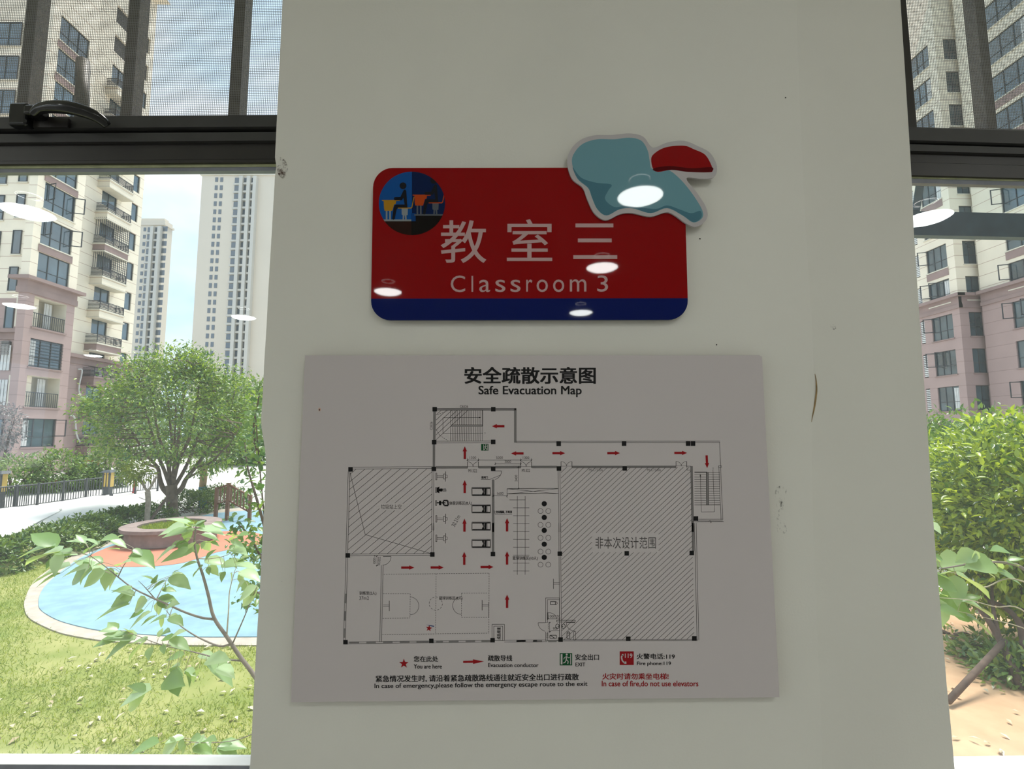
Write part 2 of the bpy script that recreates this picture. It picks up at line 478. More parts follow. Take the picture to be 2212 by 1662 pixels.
def strip_between(mb, A, B, mi=0):
    """faces between two vertical edge lines sampled on a shared list of heights"""
    zs = sorted({round(p[2], 5) for p in A} | {round(p[2], 5) for p in B}, reverse=True)
    def samp(L, z):
        zl = [p[2] for p in L][::-1]
        return [float(np.interp(z, zl, [p[k] for p in L][::-1])) for k in (0, 1)]
    for z0, z1 in zip(zs, zs[1:]):
        a0, a1, b0, b1 = samp(A, z0), samp(A, z1), samp(B, z0), samp(B, z1)
        mb.quad((*a0, z0), (*a1, z1), (*b1, z1), (*b0, z0), mi)

mb = MB()
back = lambda L: [(p[0], PT, p[2]) for p in L]
strip_between(mb, back(left), left); strip_between(mb, left, mid); strip_between(mb, mid, rt); strip_between(mb, rt, back(rt)); strip_between(mb, back(rt), back(left))
pillar = struct(mb.build('wall_front', M_wall))

# window geometry: each window turns back a little from the pillar
YL, YRW = 0.050, 0.100
AL, AR = math.radians(1.4), math.radians(2.2)
zL = lambda py: float(P(590, py, YL)[2])
zR = lambda py: float(P(1968, py, YRW)[2])

OPEN_T = 2.80

mb = MB()
y0, y1 = 0.06, 0.30
XWL, XWR = -2.45, 2.75     # far jambs of the two windows
SB = 0.86
mb.box(RX0 - .3, XL - 0.002, 0.13, y1, -1.6, SB - .17); mb.box(XL - 0.002, XR + 0.002, PT + .002, y1 + .01, -1.6, RZ1)
mb.box(XR + 0.002, RX1 + .3, 0.18, y1, -1.6, SB - .17)
mb.box(RX0 - .3, XL - .002, 0.13, y1, OPEN_T, RZ1); mb.box(XR + .002, RX1 + .3, 0.18, y1, OPEN_T, RZ1)
for a, b in ((-3.5, XWL), (-5.6, -5.2), (-7.5, -7.1), (RX0 - .3, RX0 + .2)): mb.box(a, b, 0.0, y1, SB, OPEN_T)
for a, b in ((XWR, 3.6), (5.6, RX1 + .3)): mb.box(a, b, 0.02, y1, SB, OPEN_T)
fw = struct(mb.build('wall_front_openings', [M_wall]))
mb = MB(); mb.box(RX0 - .3, XL - .002, 0.0, 0.129, 0.0, SB - .002); mb.box(RX0 - .3, XL - .002, 0.0, 0.129, OPEN_T + .002, RZ1)
mb.box(XR + .004, RX1 + .3, 0.02, 0.179, 0.0, SB - .002); mb.box(XR + .004, RX1 + .3, 0.02, 0.179, OPEN_T + .002, RZ1)
struct(mb.build('wall_front_lining', M_wall))
mb = MB(); mb.box(RX0 - .3, RX1 + .3, RY0 - .3, PT, -0.2, -0.001); struct(mb.build('floor', M_floor))
mb = MB(); mb.box(RX0 - .3, RX1 + .3, RY0 - .3, y1, RZ1 + .001, RZ1 + .3); struct(mb.build('ceiling', M_ceil))
# unseen side walls: left has openings added to let daylight in, right is plain
def side_wall(name, xa, xb, openings):
    mb = MB(); ys = RY0
    for a, b in openings:
        mb.box(xa, xb, ys, a, 0, RZ1); mb.box(xa, xb, a, b, 0, SB); mb.box(xa, xb, a, b, OPEN_T, RZ1); ys = b
    mb.box(xa, xb, ys, -0.001, 0, RZ1)
    struct(mb.build(name, M_wall))
side_wall('wall_left', RX0 - .3, RX0, [(-8.4, -6.2), (-5.8, -3.6), (-3.2, -1.0)])
side_wall('wall_right', RX1, RX1 + .3, [])
mb = MB(); mb.box(RX0 - .3, RX1 + .3, RY0 - .3, RY0 - .001, 0, RZ1); struct(mb.build('wall_back', M_wall))
mb = MB()
mb.box(RX0, RX1, RY0, RY0 + .014, 0.003, 0.09); struct(mb.build('baseboard_back', mat('dark_skirting', (0.1, 0.08, 0.07), 0.5, .1)))

def window(idx, side, ox, oy, ang, zf, prof, bars, length, sill_py):
    """side -1: runs to the left of ox; +1: to the right. All parts in the window's own axes (x along the wall, y outwards)."""
    s = side
    w = empty('window_%d' % idx, (ox, oy, 0), ang if s > 0 else -ang, kind='structure')
    X = lambda a, b: (min(s * a, s * b), max(s * a, s * b))
    top, e1, e2, e3, e4, e5, e6, e7 = [zf(v) for v in prof]
    sill = zf(sill_py)
    # transom built of stepped profiles
    mb = MB(); x0, x1 = X(0, length)
    mb.box(x0, x1, -0.010, 0.050, e1, top, 1)            # sash bottom rail
    mb.box(x0, x1, 0.012, 0.050, e2, e1, 0)              # dark gap
    mb.box(x0, x1, -0.004, 0.040, e3, e2, 1)
    mb.box(x0, x1, 0.004, 0.024, e4, e3, 0)
    mb.box(x0, x1, 0.010, 0.024, e4 - 0.004, e4 + 0.001, 0)
    mb.box(x0, x1, -0.002, 0.024, e5, e4 - 0.004, 0)
    mb.build('transom', [M_frame, M_frame2], w)
    mb = MB(); mb.box(x0, x1, 0.004, 0.014, e6, e5); mb.build('sealant_bead', M_gasket, w)
    mb = MB(); mb.box(x0, x1, 0.006, 0.0175, e7, e6); mb.build('glazing_seal', M_grey, w)
    mb = MB(); mb.box(*X(0, length), 0.018, 0.024, sill, e7); mb.build('pane', M_glass, w)
    # upper insect screen in its sash
    mb = MB(); mb.box(x0, x1, 0.014, 0.0145, top, OPEN_T - 0.03); mb.build('insect_screen', M_screen, w)
    mb = MB(); mb.box(x0, x1, -0.010, 0.05, OPEN_T - 0.03, OPEN_T + .0)
    mb.box(*X(length - 0.05, length), -0.01, 0.05, sill, OPEN_T - .03)
    mb.build('frame', M_frame, w)
    # grey bottom rail; sill rail's top painted bright white as if daylit, front grey
    mb = MB(); mb.box(x0, x1, -0.0025, 0.0245, SB, sill - 0.026, 0); mb.build('bottom_rail', [M_grey], w)
    mb = MB(); mb.box(x0, x1, -0.0028, 0.0245, sill - 0.0255, sill, 0); mb.box(x0, x1, -0.0032, -0.0029, sill - 0.0255, sill - .001, 1); mb.build('sill_rail', [M_sill, M_grey], w)
    return w
profL = (255, 280, 287.5, 306, 341, 351.5, 357, 365)
profR = (280, 308, 313, 327, 347, 378.5, 381.5, 391)
w1 = window(1, -1, XL - 0.020, YL, AL, zL, profL, None, 1.95, 1651)
w2 = window(2, +1, XR + 0.012, YRW, AR, zR, profR, None, 1.9, 1673)
# upper right sash shows its dark stile along the pillar
s0 = float(P(1949, 140, YRW)[0]) - (XR + .012); s1 = float(P(1963, 140, YRW)[0]) - (XR + .012)
mb = MB(); mb.box(max(s0 - .03, -.04), s1, -0.008, 0.05, zR(281), OPEN_T - .03); mb.build('sash_stile', M_frame, w2)

# security bars outside the upper lights
M_bar = mat('brown_steel', (0.085, 0.072, 0.06), 0.55, 0.3, 50, 0.4, 0.3, 120)
def bar_grille(w, label, sgn, xs, zbot, wd=0.024):
    g = empty('security_grille', w.matrix_basis @ Vector((0, 0.10, 0)), w.rotation_euler[2], label, 'window grille', 'steel bar grilles outside the upper windows')
    for x in xs:
        mb = MB(); mb.box(x - wd / 2, x + wd / 2, -0.018, 0.010, zbot, OPEN_T + .05)
        mb.build('bar', M_bar, g)
    a, b = min(xs) - .35, max(xs) + .1
    if sgn > 0: a, b = min(xs) - .1, max(xs) + .35
    mb = MB(); mb.box(a, b, -0.016, 0.006, zbot - .034, zbot - .001); mb.build('bottom_rail', M_bar, g)
    return g
def wx(w, px, py, dy):
    """x in the window's own axes of what the photo shows at px, py on its plane pushed outwards by dy"""
    a = w.rotation_euler[2]; o = np.array(w.location); nrm = np.array((-math.sin(a), math.cos(a), 0)); u = np.array((math.cos(a), math.sin(a), 0))
    r = ray(px, py); t = ((o + nrm * dy - CAM) @ nrm) / (r @ nrm); p = CAM + r * t - o
    return float(p @ u), float((CAM + r * t)[2])
xs = [wx(w1, x, 130, .082)[0] for x in (57, 281, 511)]; d = xs[1] - xs[0]
bar_grille(w1, 'dark upright steel bars outside the upper window with the latch handle', -1, [xs[0] - d] + xs, wx(w1, 300, 262, .1)[1] )
xr = wx(w2, 2131, 130, .08)[0]
bar_grille(w2, 'dark upright steel bar outside the upper window right of the pillar', 1, [xr, xr + d, xr + 2 * d], wx(w2, 2130, 286, .1)[1])
# short grey stay seen through the left screen
a, za = wx(w1, 184, 136, .09); b, zb = wx(w1, 166, 240, .05)
mb = MB(); mb.tube([(b, 0.062, zb - .01), (a, 0.085, za)], 0.0125, 10)
st = mb.build('stay_rod', mat('grey_steel', (0.22, 0.20, 0.18), 0.5, 0.2, 60), w1)
# outward-hung sash of the right window: its bottom rail shows through the lower pane
yo = 0.40
sx0 = wx(w2, 1900, 490, yo)[0]; zt, zb = wx(w2, 2100, 463, yo)[1], wx(w2, 2100, 514, yo)[1]
osash = empty('awning_sash', w2.matrix_basis @ Vector((0, yo, 0)), w2.rotation_euler[2], 'blue tinted awning sash pushed open outside the window right of the pillar', 'window sash')
M_rail = mat('blue_grey_frame', (0.055, 0.095, 0.14), 0.6, 0.15, 30)
mb = MB(); mb.box(sx0, 1.7, -0.012, 0.012, zb, zt); mb.build('bottom_rail', M_rail, osash)
zhi = OPEN_T - .05
mb = MB(); n0 = [(sx0, -0.003, zt), (1.7, -0.003, zt), (1.7, -yo + .125, zhi), (sx0, -yo + .125, zhi)]
mb.prism(n0, (0, 0.006, 0.002)); mb.build('glass', M_glass_b, osash)
ax, az = wx(w2, 1994, 392, yo - .10); bx, bz = wx(w2, 1978, 462, yo)
mb = MB(); mb.prism([(ax - .012, -.10, az + .02), (ax + .010, -.10, az + .02), (bx + .008, -.005, bz), (bx - .014, -.005, bz)], (0, 0.004, 0)); mb.build('stay_arm', M_rail, osash)

# latch handle on the left sash rail
M_black = mat('black_gloss', (0.008, 0.008, 0.009), 0.16, 0.0, 1, 0.5)
hp = lambda px, py, dy: (wx(w1, px, py, dy)[0], dy, wx(w1, px, py, dy)[1])
hroot = empty('latch_handle', (0, 0, 0)); hroot.parent = w1
mb = MB(); a, b = hp(30, 228, -.02), hp(66, 276, -.02)
mb.box(a[0], b[0], -0.030, -0.0105, b[2], a[2]); a2, b2 = hp(60, 232, -.03), hp(88, 252, -.03); mb.box(a2[0], b2[0], -0.040, -0.012, b2[2], a2[2])
o = mb.build('handle_base', M_black, hroot); bv = o.modifiers.new('b', 'BEVEL'); bv.width = 0.005; bv.segments = 3
pts = spline([hp(72, 246, -.034), hp(88, 235, -.040), (hp(112, 231, -.046)), hp(142, 232, -.05), hp(172, 238, -.048), hp(200, 248, -.042), hp(220, 260, -.034), hp(232, 272, -.026)], 6)
mb = MB(); n = len(pts); mb.tube(pts, [0.0075 + 0.004 * math.sin(PI * i / (n - 1)) for i in range(n)], 12); mb.build('lever', M_black, hroot)
mb = MB(); a, b = hp(32, 272, -.012), hp(150, 277, -.012); mb.box(a[0], b[0], -0.016, -0.0105, b[2], a[2] + .012); mb.build('catch_plate', M_frame, hroot)

# plain glazing in unseen windows along the hall, added to let daylight in
for k, (xa, xb, yy) in enumerate(((-5.2, -3.5, .06), (-7.1, -5.6, .06), (RX0 + .2, -7.5, .06), (3.6, 5.6, .10))):
    w = empty('window_%d' % (k + 3), (xa, yy, 0), kind='structure'); L = xb - xa
    mb = MB()
    for b in ((0, .04, SB, OPEN_T), (L - .04, L, SB, OPEN_T), (.04, L - .04, SB, SB + .05), (.04, L - .04, OPEN_T - .04, OPEN_T), (.04, L - .04, 1.95, 2.05)): mb.box(b[0] + .001, b[1] - .001, 0, .05, b[2] + .001, b[3] - .001)
    mb.build('frame', M_frame, w)
    mb = MB(); mb.box(.04, L - .04, .022, .028, SB + .05, OPEN_T - .04); mb.build('pane', M_glass, w)

# pendant lamps of the hall - some mirror in sign and panes, the rest unseen, added for brightness
M_lit = emit_mat('lit_lamp_cover', (0.97, 1.0, 0.97), LAMP_POWER)
M_shade = mat('white_enamel', (0.85, 0.85, 0.84), 0.3)
M_chrome = mat('chrome_ring', (0.75, 0.75, 0.75), 0.12, metal=1.0)
LAMPS = [(0.777, -1.87), (0.80, -3.08), (0.86, -4.6), (-1.12, -3.79), (-3.01, -1.81), (-3.28, -4.55), (-5.34, -3.94), (-7.52, -7.22), (2.82, -1.71), (4.9, -5.2), (-5.2, -1.9), (-7.4, -2.4), (-1.0, -6.6), (2.2, -7.0), (-4.2, -7.2)]
lroot = None
for i, (lx, ly) in enumerate(LAMPS):
    if lroot is None:
        lroot = empty('pendant_lamp', (lx, ly, 2.85))
        mb = MB(); mb.lathe([(0.128, -0.004), (0.128, 0.0), (0.124, 0.018), (0.09, 0.050), (0.03, 0.064), (0.001, 0.066)], k=32); mb.build('lamp_shade', M_shade, lroot)
        mb = MB(); mb.lathe([(0.126, -0.004), (0.105, -0.016), (0.06, -0.024), (0.0005, -0.026)], k=32); mb.build('lit_cover', M_lit, lroot)
        mb = MB(); mb.lathe([(0.057, 0.098), (0.060, 0.098), (0.060, 0.101), (0.057, 0.101), (0.057, 0.098)], k=32); mb.build('glow_ring', emit_mat('highlight_ring', (1, .98, .95), LAMP_POWER * .2), lroot)  # bright highlight arc above the shade, put in as an emissive ring
        mb = MB(); mb.tube([(0, 0, 0.064), (0, 0, 0.2985)], 0.006, 8); mb.build('stem', M_chrome, lroot)
        mb = MB(); mb.lathe([(0.055, 0.299), (0.055, 0.285), (0.04, 0.275), (0.001, 0.272)], k=24); mb.build('ceiling_rose', M_shade, lroot)
        parts = [c for c in col.objects if c.parent == lroot]; r = lroot
    else:
        r = lroot.copy(); col.objects.link(r); r.location = (lx, ly, 2.85)
        for c in parts:
            d = c.copy(); col.objects.link(d); d.parent = r
    tag(r, 'round white pendant lamp hanging in rows from the hall ceiling', 'lamp', 'pendant lamps of the hall')

# ================================================================== CLASSROOM SIGN
def gloss(name, c, rough=0.025): return mat(name, c, rough, spec=0.2)
S_red = gloss('sign_red', (0.26, 0.0015, 0.003)); S_blue = gloss('sign_blue', (0.003, 0.010, 0.105)); S_pink = gloss('sign_lettering', (0.53, 0.35, 0.35))
S_edge = mat('acrylic_edge', (0.62, 0.56, 0.54), 0.25)
SY = -0.013
sign = empty('classroom_sign', P(1144, 690, 0), 0, 'red and blue acrylic Classroom 3 sign on the pillar above the evacuation map', 'sign')
# outline through the four corners as photographed
cTL, cTR, cBR, cBL = np.array((806.5, 363)), np.array((1477.5, 362)), np.array((1487, 691)), np.array((800.8, 692))
def sgn(u, v): return tuple((cTL * (1 - u) + cTR * u) * (1 - v) + (cBL * (1 - u) + cBR * u) * v)
RU, RV = 42 / 678, 42 / 329
def round_outline(v0, v1, top, bot, n=8):
    o = []
    def corner(cu, cv, a0):
        for i in range(n + 1):
            a = math.radians(a0 + 90 * i / n); o.append((cu + RU * math.cos(a), cv - RV * math.sin(a)))
    if top: corner(1 - RU, RV, 0); o2 = None
    else: o.append((1, v0))
    if top: corner(RU, RV, 90)
    else: o.append((0, v0))
    if bot: corner(RU, 1 - RV, 180); corner(1 - RU, 1 - RV, 270)
    else: o.append((0, v1)); o.append((1, v1))
    return [sgn(u, v) for u, v in o]
VB = (645 - 363) / 328.5
def slab(name, outline, ya, yb, m, parent):
    mb = MB(); mb.prism([P(x, y, yb) for x, y in outline], (0, ya - yb, 0)); return mb.build(name, m, parent)
slab('backing', round_outline(0, 1, True, True), -0.004, -0.0085, S_edge, sign)
slab('red_panel', round_outline(0, VB, True, False), -0.0086, SY, S_red, sign)
slab('blue_band', round_outline(VB, 1, False, True), -0.0086, SY, S_blue, sign)
for q in ((900, 420), (1380, 420), (900, 640), (1380, 640)):
    mb = MB(); c = P(*q, 0); mb.box(c[0] - .012, c[0] + .012, -0.0041, -0.0002, c[2] - .012, c[2] + .012); mb.build('adhesive_pad', S_edge, sign)
S = Sheet(SY - 0.0003).at(900, 460, 4.424)
for ch, b in (('教', (232, 72, 664, 478)), ('室', (864, 62, 1294, 460))): S.text(ch, *b, bold=0.004)
for b in ((1518, 102, 1880, 139), (1541, 246, 1864, 282), (1497, 405, 1917, 441)): S.fill(*b)
S.mb.build('chinese_lettering', S_pink, sign)
S = Sheet(SY - 0.0003).at(900, 460, 4.424)
for ch, x0, y0, x1, y1 in (('C', 326, 600, 464, 758), ('l', 524, 603, 540, 755), ('a', 598, 640, 702, 757), ('s', 752, 640, 848, 757), ('s', 897, 640, 993, 757), ('r', 1047, 638, 1106, 753), ('o', 1147, 638, 1254, 757),
                           ('o', 1304, 638, 1410, 757), ('m', 1464, 636, 1622, 752), ('3', 1726, 598, 1829, 754)):
    S.text(ch, x0, y0, x1, y1, bold=-0.002 if ch in 'C3' else 0)
S.mb.build('english_lettering', S_pink, sign)
# round pictogram of two pupils at desks
cols = dict(bright=(0.004, 0.075, 0.30), navy=(0.002, 0.012, 0.065), mid=(0.003, 0.045, 0.20), brown=(0.022, 0.007, 0.005), black=(0.006, 0.004, 0.004), fig=(0.008, 0.009, 0.014),
            yellow=(0.42, 0.21, 0.012), orange=(0.45, 0.055, 0.008), grey=(0.24, 0.27, 0.29), dgrey=(0.09, 0.10, 0.12))
keys = list(cols)
pm = [gloss('pictogram_' + k, cols[k]) for k in keys]; K = {k: i for i, k in enumerate(keys)}
pic = Sheet(SY - 0.0003).at(800, 355, 7.373)
cc, rx, ry = (662, 623), 527, 505
circ = [(cc[0] + rx * math.cos(2 * PI * i / 96), cc[1] + ry * math.sin(2 * PI * i / 96)) for i in range(96)]
lay = 0
def pc(pts, k):
    global lay; lay += 1
    q = clip_convex(pts, circ)
    if q: pic.poly(q, K[k], lay * 0.00002)
bx = lambda x0, y0, x1, y1: [(x0, y0), (x1, y0), (x1, y1), (x0, y1)]
pc(bx(100, 100, 662, 910), 'bright'); pc(bx(662, 100, 1250, 830), 'navy'); pc(bx(648, 780, 722, 910), 'mid')
pc(bx(100, 908, 652, 1140), 'brown'); pc(bx(652, 908, 1250, 1140), 'black'); pc(bx(722, 818, 1250, 1140), 'black')
pc(bx(100, 880, 652, 908), 'grey'); pc(bx(700, 795, 1250, 820), 'dgrey')
def desk(dx, dy, k, g):
    m = lambda L: [(x + dx, y + dy) for x, y in L]
    pc(m(bx(185, 568, 470, 584)), k); pc(m([(212, 584), (412, 584), (405, 632), (380, 640), (362, 700), (350, 742), (228, 742), (218, 700)]), k)
    pc(m(bx(246, 742, 272, 885)), g); pc(m(bx(300, 742, 326, 885)), g)
    pc(m([(498, 704), (598, 704), (594, 810), (575, 812), (578, 885), (555, 885), (548, 815), (540, 815), (535, 885), (514, 885), (517, 812), (500, 800)]), g)
    pc(m([(440, 690), (640, 690), (655, 680), (690, 520), (702, 520), (668, 690), (650, 706), (440, 706)]), k)
    # seated figure
    pc(m([(520 + 54 * math.cos(2 * PI * i / 24), 342 + 54 * math.sin(2 * PI * i / 24)) for i in range(24)]), 'fig')
    pc(m([(530, 412), (545, 404), (562, 408), (572, 425), (590, 692), (540, 692), (545, 640), (528, 530), (505, 572), (385, 572), (374, 548), (385, 524), (478, 522)]), 'fig')
    pc(m([(590, 642), (590, 692), (440, 692), (418, 720), (388, 872), (368, 886), (345, 872), (372, 690), (385, 655), (408, 642)]), 'fig')
desk(490, -84, 'orange', 'dgrey'); desk(0, 0, 'yellow', 'grey')
pic.mb.build('pictogram', pm, sign)
kids(sign)

# cut-out acrylic plaque overlapping the sign's corner: plain pale blue and red fields in a clear white rim
plq = empty('acrylic_plaque', P(1390, 480, -0.02), 0, 'pale blue and red cut-out acrylic plaque over the red sign\'s upper right corner', 'plaque')
zd = lambda L, sub=5: [(1200 + x / 5.978, 270 + y / 5.978) for x, y in smooth_poly(L, sub)]
rim = [(150, 480), (195, 320), (320, 195), (500, 135), (720, 130), (960, 110), (1130, 150), (1225, 270), (1290, 290), (1450, 225), (1660, 205), (1840, 275), (2000, 365), (2085, 540), (2045, 675), (1880, 695), (1690, 690),
       (1830, 880), (1950, 1080), (1950, 1220), (1820, 1315), (1690, 1275), (1460, 1130), (1230, 1185), (1000, 1140), (840, 1150), (650, 1230), (500, 1140), (410, 960), (350, 810), (210, 690)]
PYF = -0.0170
S_rim = gloss('plaque_rim', (0.50, 0.47, 0.48)); S_pale = gloss('plaque_pale_blue', (0.16, 0.33, 0.39)); S_deep = gloss('plaque_deep_blue', (0.075, 0.19, 0.25)); S_pred = gloss('plaque_red', (0.27, 0.002, 0.004)); S_dk = gloss('plaque_dark_red', (0.09, 0.001, 0.003))
slab('rim', zd(rim), -0.0136, PYF, S_rim, plq)
def field(name, pts, m, k): return slab(name, zd(pts), PYF - 0.0001, PYF - 0.0001 - 0.00008 * k, m, plq)
body_ = [(212, 480), (250, 350), (360, 240), (540, 185), (760, 185), (960, 165), (1110, 205), (1190, 330), (1215, 460), (1250, 570), (1440, 575), (1600, 690), (1760, 880), (1890, 1090), (1895, 1200), (1780, 1260), (1640, 1170), (1440, 1075),
         (1230, 1140), (1000, 1080), (830, 1090), (660, 1170), (540, 1090), (470, 940), (420, 815), (280, 690)]
field('pale_blue_field', body_, S_pale, 1)
field('deep_blue_field', [(222, 545), (330, 680), (520, 745), (720, 770), (680, 850), (640, 960), (760, 1060), (900, 1045), (1080, 1065), (1300, 1085), (1440, 1040), (1600, 1090), (1750, 1140), (1870, 1110), (1880, 1200), (1780, 1255), (1640, 1165), (1440, 1072),
         (1230, 1137), (1000, 1077), (830, 1087), (660, 1167), (543, 1088), (473, 938), (423, 813), (283, 688)], S_deep, 2)
field('red_field', [(1235, 440), (1300, 350), (1440, 285), (1660, 268), (1790, 315), (1920, 375), (1990, 470), (2030, 590), (1960, 612), (1700, 605), (1500, 580), (1290, 600)], S_pred, 2)
field('dark_red_hem', [(1270, 560), (1480, 530), (1750, 560), (2010, 545), (2028, 592), (1960, 611), (1700, 604), (1500, 579), (1300, 598)], S_dk, 3)
kids(plq)

# ================================================================== EVACUATION MAP
MY = -0.014
B_white = mat('board_white', (0.585, 0.535, 0.54), 0.72, 0.012, 4, 0.2)
B_edge = mat('board_edge', (0.33, 0.20, 0.14), 0.8, 0.1, 60)
I_black = mat('print_black', (0.010, 0.009, 0.010), 0.6, spec=0.2); I_line = mat('print_line', (0.075, 0.068, 0.068), 0.7, spec=0.2); I_fill = mat('print_grey', (0.23, 0.215, 0.215), 0.7, spec=0.2)
I_red = mat('print_red', (0.30, 0.006, 0.010), 0.65, spec=0.2); I_green = mat('print_green', (0.004, 0.075, 0.022), 0.65, spec=0.2)
board = empty('evacuation_map', P(1150, 1512, 0), 0, 'white evacuation map board with a floor plan hung below the red sign', 'map board')
out = [(659, 768), (1640, 767.6), (1646, 771), (1683.7, 1507), (628.5, 1517.7)]
mb = MB(); f = [P(x, y, MY) for x, y in out]
mb.prism(f, (0, 0.0055, 0), 1); mb.poly([p - np.array((0, 0.00005, 0)) for p in f], 0)
mb.build('board', [B_white, B_edge], board)
for q in ((760, 850), (1550, 850), (760, 1430), (1550, 1430)):
    mb = MB(); c = P(*q, 0); mb.box(c[0] - .02, c[0] + .02, MY + .0056, -0.0002, c[2] - .02, c[2] + .02); mb.build('mounting_pad', B_edge, board)
INK = MY - 0.00025
T = Sheet(INK)
T.text('安全疏散示意图', 1004, 793.5, 1286, 829, 0, 0.028); T.text('Safe Evacuation Map', 1034, 834, 1256, 858, 0, 0.020)
T.mb.build('title', I_black, board)

D = Sheet(INK)     # slots: 0 line, 1 black, 2 grey, 3 board white
Z1, Z2, Z3, Z4 = (620, 760, 4.096), (1100, 760, 3.687), (620, 1130, 4.096), (1100, 1130, 3.687)
def nat(z, p): return (z[0] + p[0] / z[2], z[1] + p[1] / z[2])
def wall_line(a, b, w=3.8, grey=True):
    """double line, grey between"""
    a, b = np.array(a, float), np.array(b, float); u = (b - a) / np.hypot(*(b - a)); n = np.array((-u[1], u[0])) * w / 2
    if grey: D.line(a, b, w, 2)
    D.line(a + n, b + n, 0.9, 0, 0.00004); D.line(a - n, b - n, 0.9, 0, 0.00004)
D.at(0, 0, 1)
A = lambda z, *q: [nat(z, p) for p in q]
for z, a, b, g in ((Z1, (1325, 510), (2028, 510), 1), (Z1, (2020, 502), (2020, 805), 1), (Z1, (1305, 528), (1303, 782), 1), (Z1, (1300, 819), (1299, 1020), 1), (Z1, (1318, 1024), (1598, 1024), 1), (Z1, (1694, 1023), (1806, 1023), 1), (Z1, (1843, 1023), (2068, 1022), 1),
                   (Z2, (180, 919), (380, 919), 1), (Z2, (501, 919), (903, 919), 1), (Z2, (938, 918), (1330, 918), 1), (Z1, (1320, 801), (1806, 799), 0), (Z1, (582, 1031), (1280, 1026), 0), (Z1, (1292, 1055), (1288, 1590), 0), (Z1, (1824, 1132), (1824, 1598), 1), (Z3, (1823, 0), (1823, 258), 1),
                   (Z3, (1290, 0), (1288, 262), 0), (Z3, (556, 285), (1268, 280), 0), (Z3, (529, 305), (507, 1040), 0), (Z3, (843, 375), (828, 1055), 0), (Z2, (55, 720), (1680, 718), 0), (Z2, (396, 948), (404, 1438), 0), (Z4, (402, 0), (403, 228), 0),
                   (Z4, (404, 262), (409, 915), 0), (Z2, (1452, 912), (1462, 1438), 1), (Z4, (1462, 0), (1466, 224), 1), (Z2, (1676, 912), (1694, 1340), 0), (Z2, (1500, 1342), (1700, 1342), 0), (Z4, (1482, 0), (1503, 936), 0)):
    wall_line(*A(z, a, b), w=2.6 if z is Z2 and a == (55, 720) else 3.8, grey=g)
wall_line(nat(Z1, (549, 1062)), nat(Z3, (529, 268)), grey=False)
wall_line(nat(Z1, (1292, 1580)), nat(Z3, (1290, 2)), grey=False)
wall_line(nat(Z3, (537, 1063)), nat(Z3, (1800, 1047)), grey=False); wall_line(nat(Z3, (1922, 1047)), nat(Z4, (300, 940)), grey=False); wall_line(nat(Z4, (428, 936)), nat(Z4, (1500, 934)), grey=False, w=2.6)
D.line(nat(Z2, (1676, 720)), nat(Z2, (1684, 915)), 0.9)
# window bands in the outer walls
for a, b in ((550, 638), (702, 786), (850, 934), (998, 1084), (1145, 1255), (1320, 1380), (1432, 1518), (1580, 1664), (1720, 1800), (2030, 2110), (2178, 2212)): D.line(nat(Z3, (a, 1065 - a * .0105)), nat(Z3, (b, 1065 - b * .0105)), 3.8, 2, 0.00002)
for a, b in ((58, 132), (188, 262), (310, 378)): D.line(nat(Z4, (a, 944)), nat(Z4, (b, 943)), 3.8, 2, 0.00002)
for a, b in ((628, 712), (782, 866), (934, 1018)): D.line(nat(Z3, (519 - (a - 628) * .03, a)), nat(Z3, (519 - (b - 628) * .03, b)), 3.8, 2, 0.00002)
for z, r, L in ((Z1, 20, [(1307, 510), (1825, 510), (1302, 801), (1824, 799), (562, 1042), (1299, 1038), (1824, 1036)]), (Z2, 18, [(394, 734), (915, 733), (1425, 733), (1464, 733), (396, 931), (920, 930), (1487, 1330)]),
                (Z3, 20, [(537, 288), (1286, 280), (1822, 277), (517, 1056), (1277, 1045), (1819, 1039)]), (Z4, 18, [(403, 246), (936, 243), (1454, 240), (409, 930), (948, 924), (1474, 920)])):
    for x, y in L:
        c = nat(z, (x, y)); h = r / z[2]; D.fill(c[0] - h, c[1] - h, c[0] + h, c[1] + h, 1, 0.0001)
def hatch(poly, step, slope, holes=(), w=0.9):
    """parallel strokes rising to the right, clipped to a convex outline, cut at rectangular holes"""
    xs = [p[0] for p in poly]; ys = [p[1] for p in poly]
    c = min(xs) * slope + min(ys)
    c1 = max(xs) * slope + max(ys)
    while c < c1:
        big = [(min(xs) - 5, c - slope * (min(xs) - 5)), (max(xs) + 5, c - slope * (max(xs) + 5))]
        thin = [(big[0][0], big[0][1] - .01), (big[1][0], big[1][1] - .01), (big[1][0], big[1][1] + .01), (big[0][0], big[0][1] + .01)]
        q = clip_convex(thin, poly)
        if q:
            a = min(q); b = max(q); segs = [(a[0], b[0])]
            for hx0, hy0, hx1, hy1 in holes:
                xa = max(hx0, (c - hy1) / slope); xb = min(hx1, (c - hy0) / slope)
                if xb > xa: segs = [t for s0, s1 in segs for t in ((s0, min(s1, xa)), (max(s0, xb), s1)) if t[1] > t[0]]
            for s0, s1 in segs: D.line((s0, c - slope * s0), (s1, c - slope * s1), w)
        c += step * slope
hatch([nat(Z1, (557, 1042)), nat(Z1, (1284, 1036)), nat(Z3, (1280, 272)), nat(Z3, (538, 276))], 19, 0.84, [(820, 1087, 870, 1103)])
hatch([nat(Z2, (412, 920)), nat(Z2, (1450, 920)), nat(Z4, (1474, 928)), nat(Z4, (418, 934))], 12.6, 0.94, [(nat(Z4, (660, 80)) + nat(Z4, (1190, 235)))])
hatch([nat(Z1, (1318, 520)), nat(Z1, (1660, 520)), nat(Z1, (1440, 700)), nat(Z1, (1316, 838))], 11.5, 0.93)
